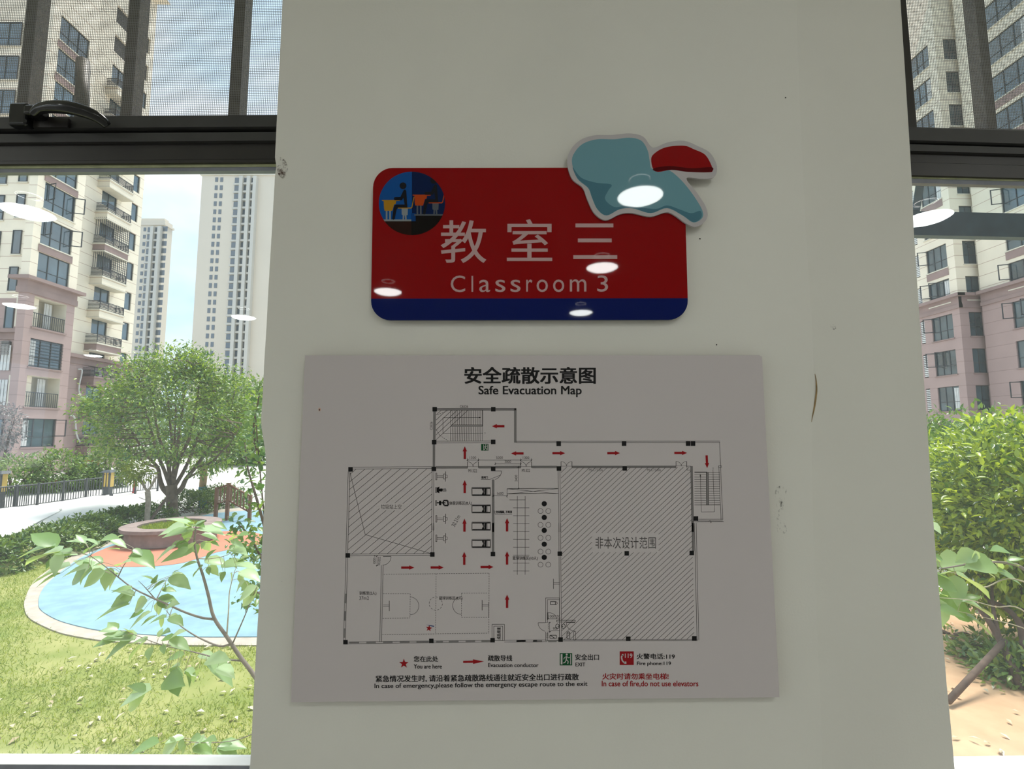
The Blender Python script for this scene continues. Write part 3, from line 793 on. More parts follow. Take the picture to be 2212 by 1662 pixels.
D.path([nat(Z1, (555, 1062)), nat(Z1, (684, 1590)), nat(Z3, (692, 104)), nat(Z3, (1268, 270))], 0.9)
# stairs
D.at(*Z1)
for i in range(19): x = 1447 + i * 15.7; D.line((x, 520), (x, 648), 0.8); D.line((x, 664), (x - 2, 790), 0.8)
D.path([(1450, 650), (1732, 650)], 1.5); D.path([(1450, 661), (1732, 661)], 1.0); D.path([(1730, 518), (1730, 662)], 1.6); D.path([(1715, 583), (1380, 585), (1380, 725), (1735, 722)], 0.8); D.arrow((1680, 583), (1718, 583), .8, 3, 5, 0)
D.dash((1330, 560), (1430, 520)); D.dash((1320, 690), (1350, 740)); D.dash((1350, 740), (1425, 790)); D.text('下', 1745, 716, 1758, 734, 0)
D.at(*Z2)
for i in range(15): y = 962 + i * 18.6; D.line((1475, y), (1568, y), 0.8); D.line((1588, y), (1678, y), 0.8)
D.line((1577, 960), (1580, 1225), 4.2, 2); D.line((1569, 960), (1571, 1225), 1, 0, .00004); D.line((1586, 960), (1589, 1225), 1, 0, .00004); D.line((1475, 960), (1577, 960), 1.6); D.line((1475, 1222), (1680, 1220), 1)
D.path([(1522, 975), (1530, 1277), (1635, 1276), (1622, 940)], 0.8); D.arrow((1524, 1010), (1521, 972), .8, 3, 6, 0); D.text('下', 1616, 926, 1630, 944, 0); D.rect(1668, 908, 1690, 924, .8)
D.path([(1450, 1356), (1710, 1354)], 1); D.path([(1590, 1352), (1600, 1345), (1606, 1366), (1612, 1354)], .8)
# doors
def dbl(z, x0, x1, y0, y1):
    D.at(*z); m = (x0 + x1) / 2
    for x in (x0, x1): D.line((x, y0), (x, y1 + 8), 1.2)
    D.arc((x0, y1), m - x0, -90, 0, 0.8, n=10, ry=y1 - y0); D.arc((x1, y1), x1 - m, 180, 270, 0.8, n=10, ry=y1 - y0); D.line((x0, y1 - 2), (x1, y1 - 2), .6)
dbl(Z1, 1597, 1694, 975, 1020); dbl(Z1, 2068, 2163, 975, 1020); dbl(Z2, 413, 500, 876, 914); dbl(Z2, 1328, 1414, 875, 912); D.at(*Z2); D.rect(1416, 912, 1446, 944, .8)
D.at(*Z1); D.line((1808, 1056), (1898, 1056), 1.1); D.arc((1808, 1056), 90, 0, 68, .9, n=10, ry=82); D.path([(1716, 1132), (1792, 1132), (1890, 1092)], .8)
# dimensions
def dim(z, a, b, t, box, rot=0):
    D.at(*z); D.line(a, b, .8); k = 10
    for p in (a, b):
        if rot: D.line((p[0] - k, p[1]), (p[0] + k, p[1]), .8)
        else: D.line((p[0], p[1] - k * 1.6), (p[0], p[1] + k), .8)
        D.line((p[0] - 6, p[1] + 6), (p[0] + 6, p[1] - 6), 1.3)
    D.text(t, *box, 0, 0.0, rot)
dim(Z1, (1597, 960), (1694, 960), '1300', (1617, 927, 1673, 950)); dim(Z1, (1694, 960), (2068, 960), '5000', (1850, 927, 1910, 950)); dim(Z1, (2068, 960), (2163, 960), '1300', (2087, 927, 2143, 950)); dim(Z1, (1843, 994), (2068, 994), '3000', (1926, 962, 1982, 985))
dim(Z1, (2046, 1024), (2048, 1212), '2400', (2016, 1092, 2038, 1150), 90); dim(Z1, (1826, 1276), (1947, 1276), '1600', (1860, 1244, 1915, 1268)); D.line((1947, 1212), (1947, 1295), .8)
for t, b in (('M1322', (1606, 1040, 1680, 1068)), ('M1322', (2078, 1038, 2150, 1066)), ('C6526', (1530, 474, 1602, 497))): D.text(t, *b, 0, .004)
D.text('C3526', 1266, 620, 1288, 692, 0, .004, 90); D.text('值闲门', 1720, 1102, 1776, 1124, 1, .03)
D.text('垃圾站上空', 832, 1352, 1012, 1394, 0, 0.0); D.text('体能训练区(8人)', 1436, 1324, 1636, 1362, 0, 0.012); D.text('30.21m', 1440, 1480, 1548, 1516, 0, 0, 62)
D.path([(1832, 1400), (1842, 1440), (1992, 1440)], .8); D.text('空间隔断, 不到顶', 1848, 1408, 1990, 1432, 1, .03)
D.at(*Z2); D.text('MLC7230a', 636, 932, 745, 952, 0); D.text('MLC7330a', 1098, 932, 1208, 952, 0)
# vaulting beam with its diagonals
D.at(*Z1); D.path([(1947, 1214), (2212, 1212)], 1.1); D.path([(1947, 1260), (2212, 1258)], 1.1); D.at(*Z2); D.path([(0, 1092), (390, 1090)], 1.1); D.path([(0, 1132), (392, 1132)], 1.1)
D.at(0, 0, 1); q = [nat(Z1, (1947, 1214)), nat(Z1, (1947, 1260)), nat(Z2, (390, 1092)), nat(Z2, (392, 1132))]; D.line(q[0], q[3], .8); D.line(q[1], q[2], .8)
# gym machines
def treadmill(z, y):
    D.at(*z); D.rect(1636, y, 1800, y + 74, 1.0); D.rect(1638, y + 10, 1740, y + 64, .9)
    D.line((1640, y + 8), (1795, y + 8), 2.0, 1); D.line((1640, y + 67), (1795, y + 67), 2.0, 1)
    D.poly([(1722, y + 8), (1745, y + 8), (1738, y + 37), (1750, y + 66), (1722, y + 66), (1735, y + 37)], 1); D.poly([(1748, y + 10), (1766, y + 10), (1764, y + 64), (1750, y + 64), (1744, y + 37)], 1)
    D.rect(1770, y + 5, 1798, y + 69, 1)
for z, y in ((Z1, 1202), (Z1, 1355), (Z1, 1508), (Z3, 147)): treadmill(z, y)
def bench(z, y):
    D.at(*z); D.rect(1316, y - 30, 1326, y + 30, 1); D.rect(1326, y - 7, 1384, y + 7, .9); D.line((1403, y - 45), (1401, y + 45), 1.2); D.rect(1384, y - 22, 1402, y + 22, 1); D.rect(1402, y - 12, 1418, y + 12, .8)
bench(Z1, 1105); bench(Z1, 1480); bench(Z3, 137)
def rower(z, y, big):
    D.at(*z); D.rect(1314, y - 22, 1324, y + 22, 1.2); D.line((1324, y), (1405, y), 1.5, 1)
    if big:
        D.line((1324, y - 5), (1400, y - 5), 1, 1); D.poly([(1345, y - 20), (1365, y - 20), (1365, y + 20), (1345, y + 20)], 1); D.path([(1385, y - 22), (1422, y - 22), (1426, y + 22), (1392, y + 22), (1380, y)], 3, 1, True)
    else:
        D.poly([(1326, y - 22), (1350, y - 30), (1346, y - 12), (1376, y - 14), (1372, y + 14), (1346, y + 12), (1350, y + 28), (1326, y + 20)], 1); D.path([(1376, y - 8), (1404, y - 12), (1408, y + 10), (1376, y + 10)], 1, 0, True)
rower(Z1, 1225, False); rower(Z1, 1340, True)
# agility ladder and stools
D.at(0, 0, 1)
for x in (1117.3, 1134.2): D.line((x, nat(Z1, (0, 1278))[1]), (x, nat(Z3, (0, 460))[1]), 0.9)
y = nat(Z1, (0, 1313))[1]; y1 = nat(Z3, (0, 426))[1]; n = 9
D.line((1100.5, y), (1135, y), .9)
for i in range(1, n + 1): yy = y + (y1 - y) * i / n; D.line((1108.5, yy), (1143.5, yy), .9)
for i, (z, yv) in enumerate(((Z2, 1212), (Z2, 1321), (Z4, 60), (Z4, 170), (Z4, 275))):
    D.at(*z); D.disc((279, yv), 21, 1)
for z, yv in ((Z2, 1270), (Z2, 1380), (Z4, 119), (Z4, 229), (Z4, 333)):
    D.at(*z); D.arc((249, yv), 20, 0, 360, .9); D.arc((311, yv), 20, 0, 360, .9)
D.at(*Z4); D.text('篮球训练区(10人)', 27, 266, 226, 300, 0, .012)
# basketball court
D.at(*Z3)
for a, b in (((855, 455), (1788, 446)), ((1788, 446), (1785, 976)), ((842, 989), (1785, 977)), ((1319, 450), (1314, 982)), ((850, 628), (1090, 628)), ((1090, 628), (1088, 843)), ((846, 845), (1088, 843)), ((1544, 622), (1782, 621)), ((1544, 622), (1543, 836)), ((1543, 836), (1785, 836))): D.dash(a, b)
for i in range(12): D.arc((1316, 715), 58, i * 30, i * 30 + 18, .9, n=4)
D.arc((1089, 735), 77, -90, 90, .9, ry=79); D.arc((1543, 732), 77, 90, 270, .9, ry=78); D.line((1785, 700), (1785, 836), 1)
for x, y, e in ((905, 735, 850), (1726, 729, 1784)): D.line((x, y - 46), (x, y + 46), 1.3); D.line((x, y - 7), (e, y - 7), .8); D.line((x, y + 7), (e, y + 7), .8)
D.text('篮球训练区(8人)', 1346, 650, 1552, 686, 0, .012); D.text('训练室(2人)', 640, 606, 790, 642, 0, .012); D.text('37m2', 640, 650, 724, 682, 0, 0)
D.line((850, 298), (920, 297), 1); D.arc((845, 298), 76, 0, 90, .9, n=12); dim(Z3, (795, 293), (796, 378), '1000', (762, 312, 784, 364), 90); D.text('M1022', 806, 300, 826, 374, 0, .004, 90); D.text('50', 768, 286, 782, 308, 0, 0, 90)
# store room, washrooms
D.rect(1814, 898, 1924, 1042, .9); D.rect(1830, 914, 1908, 1042, .9); D.text('成品烟道', 1858, 926, 1890, 1032, 1, .02, 90)
D.at(*Z4); D.rect(290, 598, 402, 940, .9); D.rect(304, 612, 400, 936, .9); D.fill(286, 796, 308, 868, 3, .00006); D.path([(230, 796), (306, 796)], 1); D.arc((306, 796), 76, 90, 180, .9, n=12, ry=70)
D.rect(328, 628, 368, 651, 1.3, 1); D.arc((368, 640), 14, -90, 90, 1, 1, n=8, ry=12); D.line((308, 714), (308, 765), 1.3); D.arc((308, 765), 70, -90, 0, .9, n=10, ry=50); dim(Z4, (308, 764), (400, 764), '1000150', (314, 734, 404, 756)); dim(Z4, (320, 796), (322, 868), '1000', (294, 806, 314, 856), 90)
for cx in (384, 432): D.arc((cx, 824), 14, 0, 360, 1.2, 1, ry=18); D.disc((cx + (6 if cx < 400 else -6), 824), 4, 1)
D.text('900', 348, 832, 384, 852, 0); D.rect(324, 896, 376, 920, 1.2, 1); D.path([(330, 860), (404, 858)], .8); D.line((330, 898), (360, 918), 1.4, 1); D.text('550', 296, 880, 312, 920, 0, 0, 90)
D.path([(378, 776), (526, 776), (526, 790), (378, 790)], 1, 0, True); D.line((455, 795), (526, 795), 1); D.arc((526, 795), 72, 90, 180, .9, n=10, ry=68); D.rect(514, 866, 528, 934, .9); D.rect(460, 878, 482, 922, 1.2, 1); D.arc((471, 878), 11, 180, 360, 1, 1, n=8)
D.line((352, 446), (352, 526), 1.1); D.line((352, 478), (402, 478), .8); D.line((352, 490), (402, 490), .8)
D.text('非本次设计范围', 686, 112, 1168, 206, 0, -0.010)
D.mb.build('floor_plan', [I_line, I_black, I_fill, B_white], board)

R = Sheet(INK - 0.00012)   # red route arrows and the you-are-here star
for z, t, h in ((Z1, (1924, 660), (1812, 660)), (Z1, (2093, 901), (1982, 901)), (Z1, (1573, 950), (1573, 838)), (Z1, (1572, 1252), (1572, 1137)), (Z1, (1570, 1594), (1570, 1478)), (Z1, (1947, 1592), (1947, 1474)), (Z2, (344, 809), (446, 809)), (Z2, (781, 809), (883, 808)), (Z2, (1315, 807), (1417, 807)), (Z2, (1572, 826), (1577, 928)),
                (Z3, (1568, 372), (1568, 256)), (Z3, (1947, 370), (1947, 252)), (Z3, (1010, 396), (1126, 396)), (Z3, (1270, 395), (1386, 395)), (Z3, (1712, 391), (1828, 391)), (Z3, (1947, 753), (1947, 635))):
    R.mb = MB(); R.at(*z); R.arrow(t, h); R.mb.build('route_arrow', I_red, board)
R.mb = MB(); R.at(*Z3); R.arrow((1558, 1231), (1744, 1227), 4.6, 10, 24); R.mb.build('legend_arrow', I_red, board)
def star(c, r, mi=0, rot=0):
    R.poly([(c[0] + (r if i % 2 == 0 else r * .4) * math.sin(PI * i / 5 + rot), c[1] - (r if i % 2 == 0 else r * .4) * math.cos(PI * i / 5 + rot)) for i in range(10)], mi)
R.mb = MB(); star((1034, 1246), 44); R.mb.build('legend_star', I_red, board)
R.mb = MB(); star((1256, 934), 30, 0, .15)
R.poly([(1228, 900), (1302, 912), (1300, 921), (1262, 912)], 1, .0001)
R.mb.build('location_star', [I_red, mat('print_blue', (.02, .05, .2), .6)], board)

G = Sheet(INK)      # legend: text, pictograms
G.at(*Z3)
for t, b in (('您在此处', (1122, 1180, 1336, 1230)), ('You are here', (1122, 1252, 1370, 1290)), ('疏散导线', (1778, 1172, 1992, 1224))): G.text(t, *b, 0, .022)
G.text('Evacuation conductor', *[c for p in (nat(Z3, (1780, 1242)), nat(Z4, (233, 1150))) for c in ((p[0] - 620) * 4.096, (p[1] - 1130) * 4.096)], 0, .02)
G.at(*Z4)
for t, b in (('安全出口', (526, 1046, 714, 1094)), ('EXIT', (528, 1114, 605, 1143)), ('火警电话:119', (1016, 1042, 1318, 1086)), ('Fire phone:119', (1018, 1106, 1288, 1142))): G.text(t, *b, 0, .022)
G.at(0, 0, 1)
G.text('紧急情况发生时, 请沿着紧急疏散路线通往就近安全出口进行疏散', 811.7, 1460, 1250, 1475, 0, .022, 0, 0, 4.4)
G.text('In case of emergency,please follow the emergency escape route to the exit', 809.2, 1477.5, 1269, 1490.5, 0, .018, 0, 0, 5.0)
G.at(*Z4); G.text('火灾时请勿乘坐电梯!', 742, 1198, 1268, 1248, 1, .022); G.text('In case of fire,do not use elevators', 738, 1258, 1506, 1310, 1, .018)
G.mb.build('legend_lettering', [I_black, I_red, I_green, B_white], board)
GM = [I_black, I_red, I_green, B_white]; L_ = 0.00008
G.mb = MB(); G.fill(402, 1038, 501, 1136, 2)
G.fill(410, 1046, 424, 1128, 3, L_); G.fill(486, 1046, 492, 1128, 3, L_)
def runner(cx, cy, k, lift):
    f = lambda L: [(cx + x * k, cy + y * k) for x, y in L]
    G.disc((cx + 2 * k, cy - 36 * k), 8 * k, 3, 14, lift=lift)
    for L, w in (([(0, -24), (-2, 6)], 9), ([(-2, 4), (14, 18), (10, 38)], 7), ([(-2, 6), (-10, 24), (-26, 32)], 7), ([(0, -22), (-16, -12), (-22, 2)], 5), ([(2, -22), (16, -10), (26, -14)], 5)): G.path(f(L), w * k / G.sc, 3, lift=lift)
runner(456, 1086, 1.0, L_); G.mb.build('exit_pictogram', GM, board)
G.mb = MB(); G.fill(880, 1024, 992, 1133, 1)
G.path([(902, 1052), (894, 1070), (900, 1098), (920, 1118)], 3.0, 3, lift=L_); G.fill(896, 1046, 910, 1060, 3, L_); G.poly([(914, 1108), (932, 1104), (934, 1122), (918, 1124)], 3, L_)
G.text('119', 922, 1042, 980, 1076, 3, .02, 0, L_); G.mb.build('phone_pictogram', GM, board); G.mb = MB()
G.at(*Z1); G.fill(1718, 817, 1782, 876, 2); G.fill(1738, 822, 1742, 872, 3, L_); G.fill(1772, 822, 1776, 872, 3, L_); runner(1757, 848, 0.62, L_)
G.mb.build('plan_exit_pictogram', GM, board)
# small tear near the board's left edge
Q = Sheet(INK); Q.at(*Z1); Q.disc((288, 513), 12, 0, 12, 17); Q.disc((287, 515), 6, 1, 10, 9, .0001); 
Q.mb.build('chip', [mat('torn_paper', (.62, .42, .34), .8), mat('chip_dark', (.05, .03, .03), .8), I_black], board)
kids(board)

# ================================================================== MARKS ON THE WALL
def smear(name, pts, m, y=0.0, parent=pillar):
    mb = MB(); mb.poly([P(px, py, y - 0.0006) for px, py in pts], 0)
    return mb.build(name, m, parent)
M_scuff = stain_mat('black_scuff', (0.035, 0.036, 0.032), 0.52, 55, (1.6, 1, 0.7))
M_scuff2 = stain_mat('grey_scuff', (0.05, 0.05, 0.045), 0.56, 45, (0.6, 1, 1.8))
zw = lambda L: [(1640 + x / 1.8065, 560 + y / 1.8065) for x, y in L]
smear('scuff', zw(smooth_poly([(64, 900), (86, 885), (108, 905), (98, 960), (92, 1010), (108, 1060), (76, 1075), (66, 1010), (62, 960)])), M_scuff)
yr = lambda px: YR * (px - 1757) / (1990 - 1757)
smear('scuff', zw(smooth_poly([(284, 1486), (310, 1478), (345, 1488), (350, 1502), (310, 1503), (290, 1498)])), M_scuff2, yr(1820) - .0006)
smear('scuff', zw(smooth_poly([(360, 1472), (384, 1466), (388, 1500), (364, 1506)])), M_scuff2, yr(1848) - .0006)
smear('scuff', zw(smooth_poly([(312, 1532), (334, 1535), (336, 1542), (316, 1541)])), M_scuff2, yr(1818) - .0006)
smear('scuff', zw(smooth_poly([(560, 1386), (576, 1390), (578, 1398), (566, 1397)])), M_scuff2, yr(1956) - .0006)
smear('scuff', zw(smooth_poly([(276, 262), (292, 256), (300, 270), (286, 276)])), stain_mat('faint_scuff', (.2, .2, .185), .45, 40), yr(1800) - .0006)
smear('scuff', [(695, 1648), (700, 1638), (703, 1640), (699, 1650)], M_scuff2); smear('scuff', [(597, 1272), (608, 1254), (610, 1257), (600, 1275)], M_scuff2)
# rusty flake at the window corner, split paint on the crease
M_rust = stain_mat('rust_chip', (0.10, 0.045, 0.03), 0.47, 70)
smear('rust_chip', smooth_poly([(596, 336), (606, 340), (618, 350), (622, 372), (612, 386), (602, 378), (598, 362), (604, 352)]), M_rust)
mb = MB(); crk = [P(x, y, -.0004) for x, y in ((1760.5, 808), (1763, 822), (1764, 842), (1762, 862), (1758.5, 884), (1755.5, 898), (1753, 912))]
mb.tube(spline(crk, 4), [0.0003 + .0011 * math.sin(PI * i / 24) for i in range(25)], 6); mb.build('paint_split', mat('split_paint', (.30, .20, .09), .8, .3, 90), pillar)
# filler ridge left of the crease, specks
for q in ((1512, 516), (1450, 687), (1376, 1176), (1516, 1135), (1548, 745), (1697, 211)):
    c = P(*q, -.0006); mb = MB(); mb.lathe([(.0012, 0), (.0008, .0004), (.0001, .0006)], k=8); o = mb.build('speck', I_black, pillar); o.location = [float(v) for v in c]; o.rotation_euler = (PI / 2, 0, 0)

# ================================================================== OUTDOORS
GZ = -1.6      # garden level below the hall floor
M_pave = mat('pale_paving', (0.50, 0.475, 0.44), 0.85, 0.07, 0.8)
def lawn_mat():
    m = mat('lawn_soil', (0.15, 0.19, 0.03), 0.9, color2=(0.30, 0.29, 0.10), nscale=1.5)
    return m
M_lawn = lawn_mat()
M_dirt = mat('bare_earth', (0.42, 0.25, 0.14), 0.9, color2=(0.52, 0.34, 0.20), nscale=2.5, bump=0.6, bscale=30)
M_curb = mat('kerb_stone', (0.40, 0.345, 0.285), 0.8, 0.14, 5)
M_blue = mat('blue_rubber', (0.20, 0.325, 0.395), 0.75, 0.13, 3.5, bump=0.2, bscale=80)
M_orange = mat('orange_rubber', (0.48, 0.17, 0.10), 0.75, 0.05, 3, bump=0.2, bscale=80)
mb = MB(); mb.box(-160, 160, 0.31, 260, GZ - .4, GZ - .03); mb.box(-160, 160, -60, 0.31, GZ - .4, GZ - .05); struct(mb.build('ground', M_pave))
mb = MB(); mb.prism([(x, y, GZ - .029) for x, y in ((-16, .32), (-16, 13), (-13, 16), (-9, 19), (-2, 20), (3.4, 14), (3.4, .32))], (0, 0, .029)); struct(mb.build('lawn', M_lawn))
mb = MB(); mb.prism([(x, y, GZ - .029) for x, y in ((3.4, .32), (3.4, 10.5), (7, 9), (14, 9.5), (14, .32))], (0, 0, .029)); struct(mb.build('garden_bed', M_dirt))
z5 = lambda L: [(x / 2.511, 1000 + y / 2.511) for x, y in L]
g2 = lambda L, z=GZ: [tuple(PZ(x, y, z)) for x, y in L]
outer = z5([(130, 780), (140, 730), (175, 660), (235, 605), (330, 545), (440, 488), (560, 440), (750, 370), (900, 320), (1050, 280), (1180, 257), (1420, 244), (1800, 240), (2000, 420), (2050, 700), (1900, 960), (1600, 1000), (1390, 997), (1000, 997), (800, 987), (620, 977), (480, 960), (330, 930), (220, 885), (150, 840)])
inner = z5([(208, 770), (222, 710), (270, 650), (360, 575), (450, 515), (570, 462), (760, 395), (900, 345), (1060, 302), (1190, 276), (1420, 262), (1780, 262), (1960, 440), (2000, 690), (1860, 920), (1600, 955), (1390, 955), (1050, 955), (800, 943), (560, 922), (430, 898), (310, 862), (225, 812)])
mb = MB(); mb.prism([p for p in g2(smooth_poly(outer, 5))], (0, 0, .02)); struct(mb.build('kerb_ring', M_curb))
mb = MB(); mb.prism([(x, y, GZ + .0205) for x, y, z in g2(smooth_poly(inner, 5))], (0, 0, .012)); struct(mb.build('play_surface', M_blue))
orange = z5([(468, 545), (490, 512), (560, 478), (640, 452), (800, 420), (1000, 400), (1120, 388), (1230, 378), (1330, 378), (1430, 396), (1600, 420), (1560, 445), (1420, 450), (1200, 488), (1110, 516), (970, 556), (800, 572), (640, 574), (520, 565)])
mb = MB(); mb.prism([(x, y, GZ + .033) for x, y, z in g2(smooth_poly(orange, 5))], (0, 0, .006)); struct(mb.build('play_surface_patch', M_orange))

# grass blades of the lawn
def in_poly(x, y, poly):
    c = np.zeros(len(x), bool); j = len(poly) - 1
    for i in range(len(poly)):
        xi, yi, xj, yj = *poly[i][:2], *poly[j][:2]
        c ^= ((yi > y) != (yj > y)) & (x < (xj - xi) * (y - yi) / (yj - yi + 1e-12) + xi); j = i
    return c
M_grass = leaf_mat('grass_blades', (0.12, 0.20, 0.02), (0.38, 0.43, 0.075), 0.3, 0.6)
n = 130000
gx = rng.uniform(-11, -0.4, n); gy = 3.6 + (rng.uniform(0, 1, n) ** 1.4) * 9.5
keep = ~in_poly(gx, gy, g2(smooth_poly(outer, 4))) & (gx > -1.02 * (gy + .85) - .3)
patch = np.sin(gx * 2.1 + 1.3 * np.sin(gy * 1.7)) + np.sin(gy * 2.6 + gx) + rng.normal(0, .8, n)
keep &= (patch > -.9) & ~((gy < 4.6) & (gx < -4.2) & (rng.random(n) < .6))
gx, gy = gx[keep], gy[keep]; n = len(gx)
base = np.stack([gx, gy, np.full(n, GZ - .002)], 1); d = rand_dirs(n, 1.4); d[:, 2] = abs(d[:, 2])
lg = leaves_mesh('lawn_grass', M_grass, base, d, rand_dirs(n), rng.uniform(.03, .075, n), rng.uniform(.004, .009, n), shape=[(0, .5), (.6, .4), (1, 0)])
tag(lg, 'short yellow green grass growing on the lawn', 'grass', kind='stuff')
# dry leaves scattered on lawn and earth
M_dry = leaf_mat('dry_leaves', (0.36, 0.28, 0.16), (0.66, 0.60, 0.46), 0.1, 0.7, (1, 1, 1))
n = 420
gx = np.where(rng.random(n) < .6, rng.uniform(-6, -1, n), rng.uniform(3.6, 8, n)); gy = rng.uniform(3.6, 7.5, n)
keep = ~in_poly(gx, gy, g2(smooth_poly(outer, 4)))
gx, gy = gx[keep], gy[keep]; n = len(gx); d = rand_dirs(n); d[:, 2] *= .2
o = leaves_mesh('fallen_leaves', M_dry, np.stack([gx, gy, np.full(n, GZ + .03)], 1), d, np.tile((0, 0, 1.0), (n, 1)), rng.uniform(.05, .10, n), rng.uniform(.03, .06, n))
tag(o, 'dry fallen leaves scattered over lawn and bare earth', 'leaves', kind='stuff')

# ------------------------------------------------------------------ buildings
M_cream = cladding_mat('cream_cladding', (0.80, 0.715, 0.565), (0.46, 0.34, 0.26), 0.98)
M_brown = cladding_mat('brown_cladding', (0.39, 0.275, 0.25), (0.29, 0.20, 0.185), 0.98)
M_corn = mat('brown_cornice', (0.29, 0.20, 0.18), 0.8, 0.1, 1.0)
M_trim = mat('cream_trim', (0.64, 0.59, 0.48), 0.8, 0.06, 2.0)
M_wframe = mat('dark_window_frame', (0.035, 0.038, 0.042), 0.5, 0.1, 5)
M_wglass = mat('facade_glass', (0.055, 0.085, 0.10), 0.06, 0.5, 0.5, ior=2.1)
M_curtain = mat('white_curtain', (0.62, 0.62, 0.60), 0.9, 0.1, 3)
M_rail_b = mat('balcony_iron', (0.03, 0.03, 0.035), 0.5, 0.1, 10)
M_ac = mat('ac_white', (0.62, 0.61, 0.58), 0.6, 0.05, 5)
M_dark = mat('dark_infill', (0.05, 0.045, 0.04), 0.8, 0.1, 3)  # plain dark fill for window backs, fan grilles and the doorway
M_louvre = mat('louvre_grey', (0.25, 0.23, 0.22), 0.6, 0.1, 5)

class Face:
    """a facade: a along the wall, z up, d out of the wall. axis 'x': wall at x=c facing sign s; axis 'y': wall at y=c facing -y"""
    def __init__(f, axis, c, s=1): f.axis, f.c, f.s = axis, c, s
    def p(f, a, z, d=0.0): return (f.c + f.s * d, a, z) if f.axis == 'x' else (a, f.c - d, z)
    def box(f, mb, a0, a1, z0, z1, d0, d1, mi=0):
        q, r = f.p(a0, z0, d0), f.p(a1, z1, d1)
        mb.box(min(q[0], r[0]), max(q[0], r[0]), min(q[1], r[1]), max(q[1], r[1]), z0, z1, mi)
    def wall(f, mb, a0, a1, z0, z1, holes, mats_by_z, depth=0.18):
        """wall with rectangular openings and their reveals; mats_by_z: [(z top, slot)]"""
        As = sorted({a0, a1, *[v for h in holes for v in h[:2]]}); Zs = sorted({z0, z1, *[v for h in holes for v in h[2:4]], *[z for z, _ in mats_by_z if z0 < z < z1]})
        for i in range(len(As) - 1):
            for k in range(len(Zs) - 1):
                ca, cz = (As[i] + As[i + 1]) / 2, (Zs[k] + Zs[k + 1]) / 2
                if any(h[0] < ca < h[1] and h[2] < cz < h[3] for h in holes): continue
                mi = next((m for z, m in mats_by_z if cz < z), mats_by_z[-1][1])
                mb.quad(f.p(As[i], Zs[k]), f.p(As[i + 1], Zs[k]), f.p(As[i + 1], Zs[k + 1]), f.p(As[i], Zs[k + 1]), mi)
        for h in holes:
            mi = next((m for z, m in mats_by_z if (h[2] + h[3]) / 2 < z), mats_by_z[-1][1]); dd = -(h[4] if len(h) > 4 else depth); mi = 2 if len(h) > 4 else mi
            c = [(h[0], h[2]), (h[1], h[2]), (h[1], h[3]), (h[0], h[3])]
            for i in range(4):
                (p0, q0), (p1, q1) = c[i], c[(i + 1) % 4]; mb.quad(f.p(p0, q0), f.p(p1, q1), f.p(p1, q1, dd), f.p(p0, q0, dd), mi)
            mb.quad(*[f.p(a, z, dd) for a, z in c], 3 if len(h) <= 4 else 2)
    def window(f, root, a0, a1, z0, z1, nv=2, transom=0.35, d=-0.16, sill=True, fw=0.055, sash=None, curtain=False, name='window'):
        mb = MB(); e = .002; a0 += e; a1 -= e; z0 += e; z1 -= e
        f.box(mb, a0, a1, z0, z0 + fw, d, d + .07); f.box(mb, a0, a1, z1 - fw, z1, d, d + .07)
        for i in range(nv + 1):
            a = a0 + (a1 - a0 - fw) * i / nv; f.box(mb, a, a + fw, z0 + fw, z1 - fw, d, d + .07)
        if transom: zt = z0 + (z1 - z0) * transom; f.box(mb, a0 + fw, a1 - fw, zt, zt + fw * .8, d + .001, d + .065)
        if sash:      # opened casements: list of (hinge position, width, angle sign)
            for ah, wd, sg in sash:
                zt = z0 + (z1 - z0) * (transom or 0) + fw; ang = math.radians(70)
                ca, cd = math.cos(ang) * wd * sg, math.sin(ang) * wd
                for za, zb in ((zt, zt + .06), (z1 - .1, z1 - .04)): mb.prism([f.p(ah, za, d + .07), f.p(ah + ca, za, d + .07 + cd), f.p(ah + ca, zb, d + .07 + cd), f.p(ah, zb, d + .07)], np.array(f.p(ah + .04, za, d + .07)) - np.array(f.p(ah, za, d + .07)))
                for t in (0.0, 0.93): mb.prism([f.p(ah + ca * t, zt, d + .07 + cd * t), f.p(ah + ca * (t + .07), zt, d + .07 + cd * (t + .07)), f.p(ah + ca * (t + .07), z1 - .04, d + .07 + cd * (t + .07)), f.p(ah + ca * t, z1 - .04, d + .07 + cd * t)], np.array(f.p(ah + .04, zt, d)) - np.array(f.p(ah, zt, d)))
        w = mb.build(name, M_wframe, root)
        mb = MB(); f.box(mb, a0 + fw, a1 - fw, z0 + fw, z1 - fw, d + .02, d + .03); mb.build('pane', M_wglass, w)
        if curtain:
            mb = MB(); k = 5
            for i in range(k):
                aa = a0 + fw + .05 + i * .09; f.box(mb, aa, aa + .075, z0 + .1, z1 - .15, d + .031 + (i % 2) * .01, d + .045 + (i % 2) * .01)
            mb.build('curtain', M_curtain, w)
        if sill:
            mb = MB(); f.box(mb, a0 - .08, a1 + .08, z0 - .09, z0 - e * 2, 0.001, .09); mb.build('sill', sill if not isinstance(sill, bool) else M_trim, w)
        return w
    def railing(f, root, a0, a1, z0, h, d, name='balcony_railing', horiz=False, sides=0.0):
        mb = MB(); f.box(mb, a0, a1, z0 + h - .05, z0 + h, d - .03, d + .03); f.box(mb, a0, a1, z0 + .05, z0 + .08, d - .02, d + .02)
        if horiz:
            for i in range(1, 6): z = z0 + .08 + (h - .12) * i / 6; f.box(mb, a0, a1, z, z + .05, d - .015, d + .015)
            for i in range(4): a = a0 + (a1 - a0 - .04) * i / 3; f.box(mb, a, a + .04, z0, z0 + h, d - .02, d + .02)
        else:
            n = max(3, int((a1 - a0) / .16))
            for i in range(n + 1): a = a0 + (a1 - a0 - .03) * i / n; f.box(mb, a, a + .03, z0, z0 + h, d - .013, d + .013)
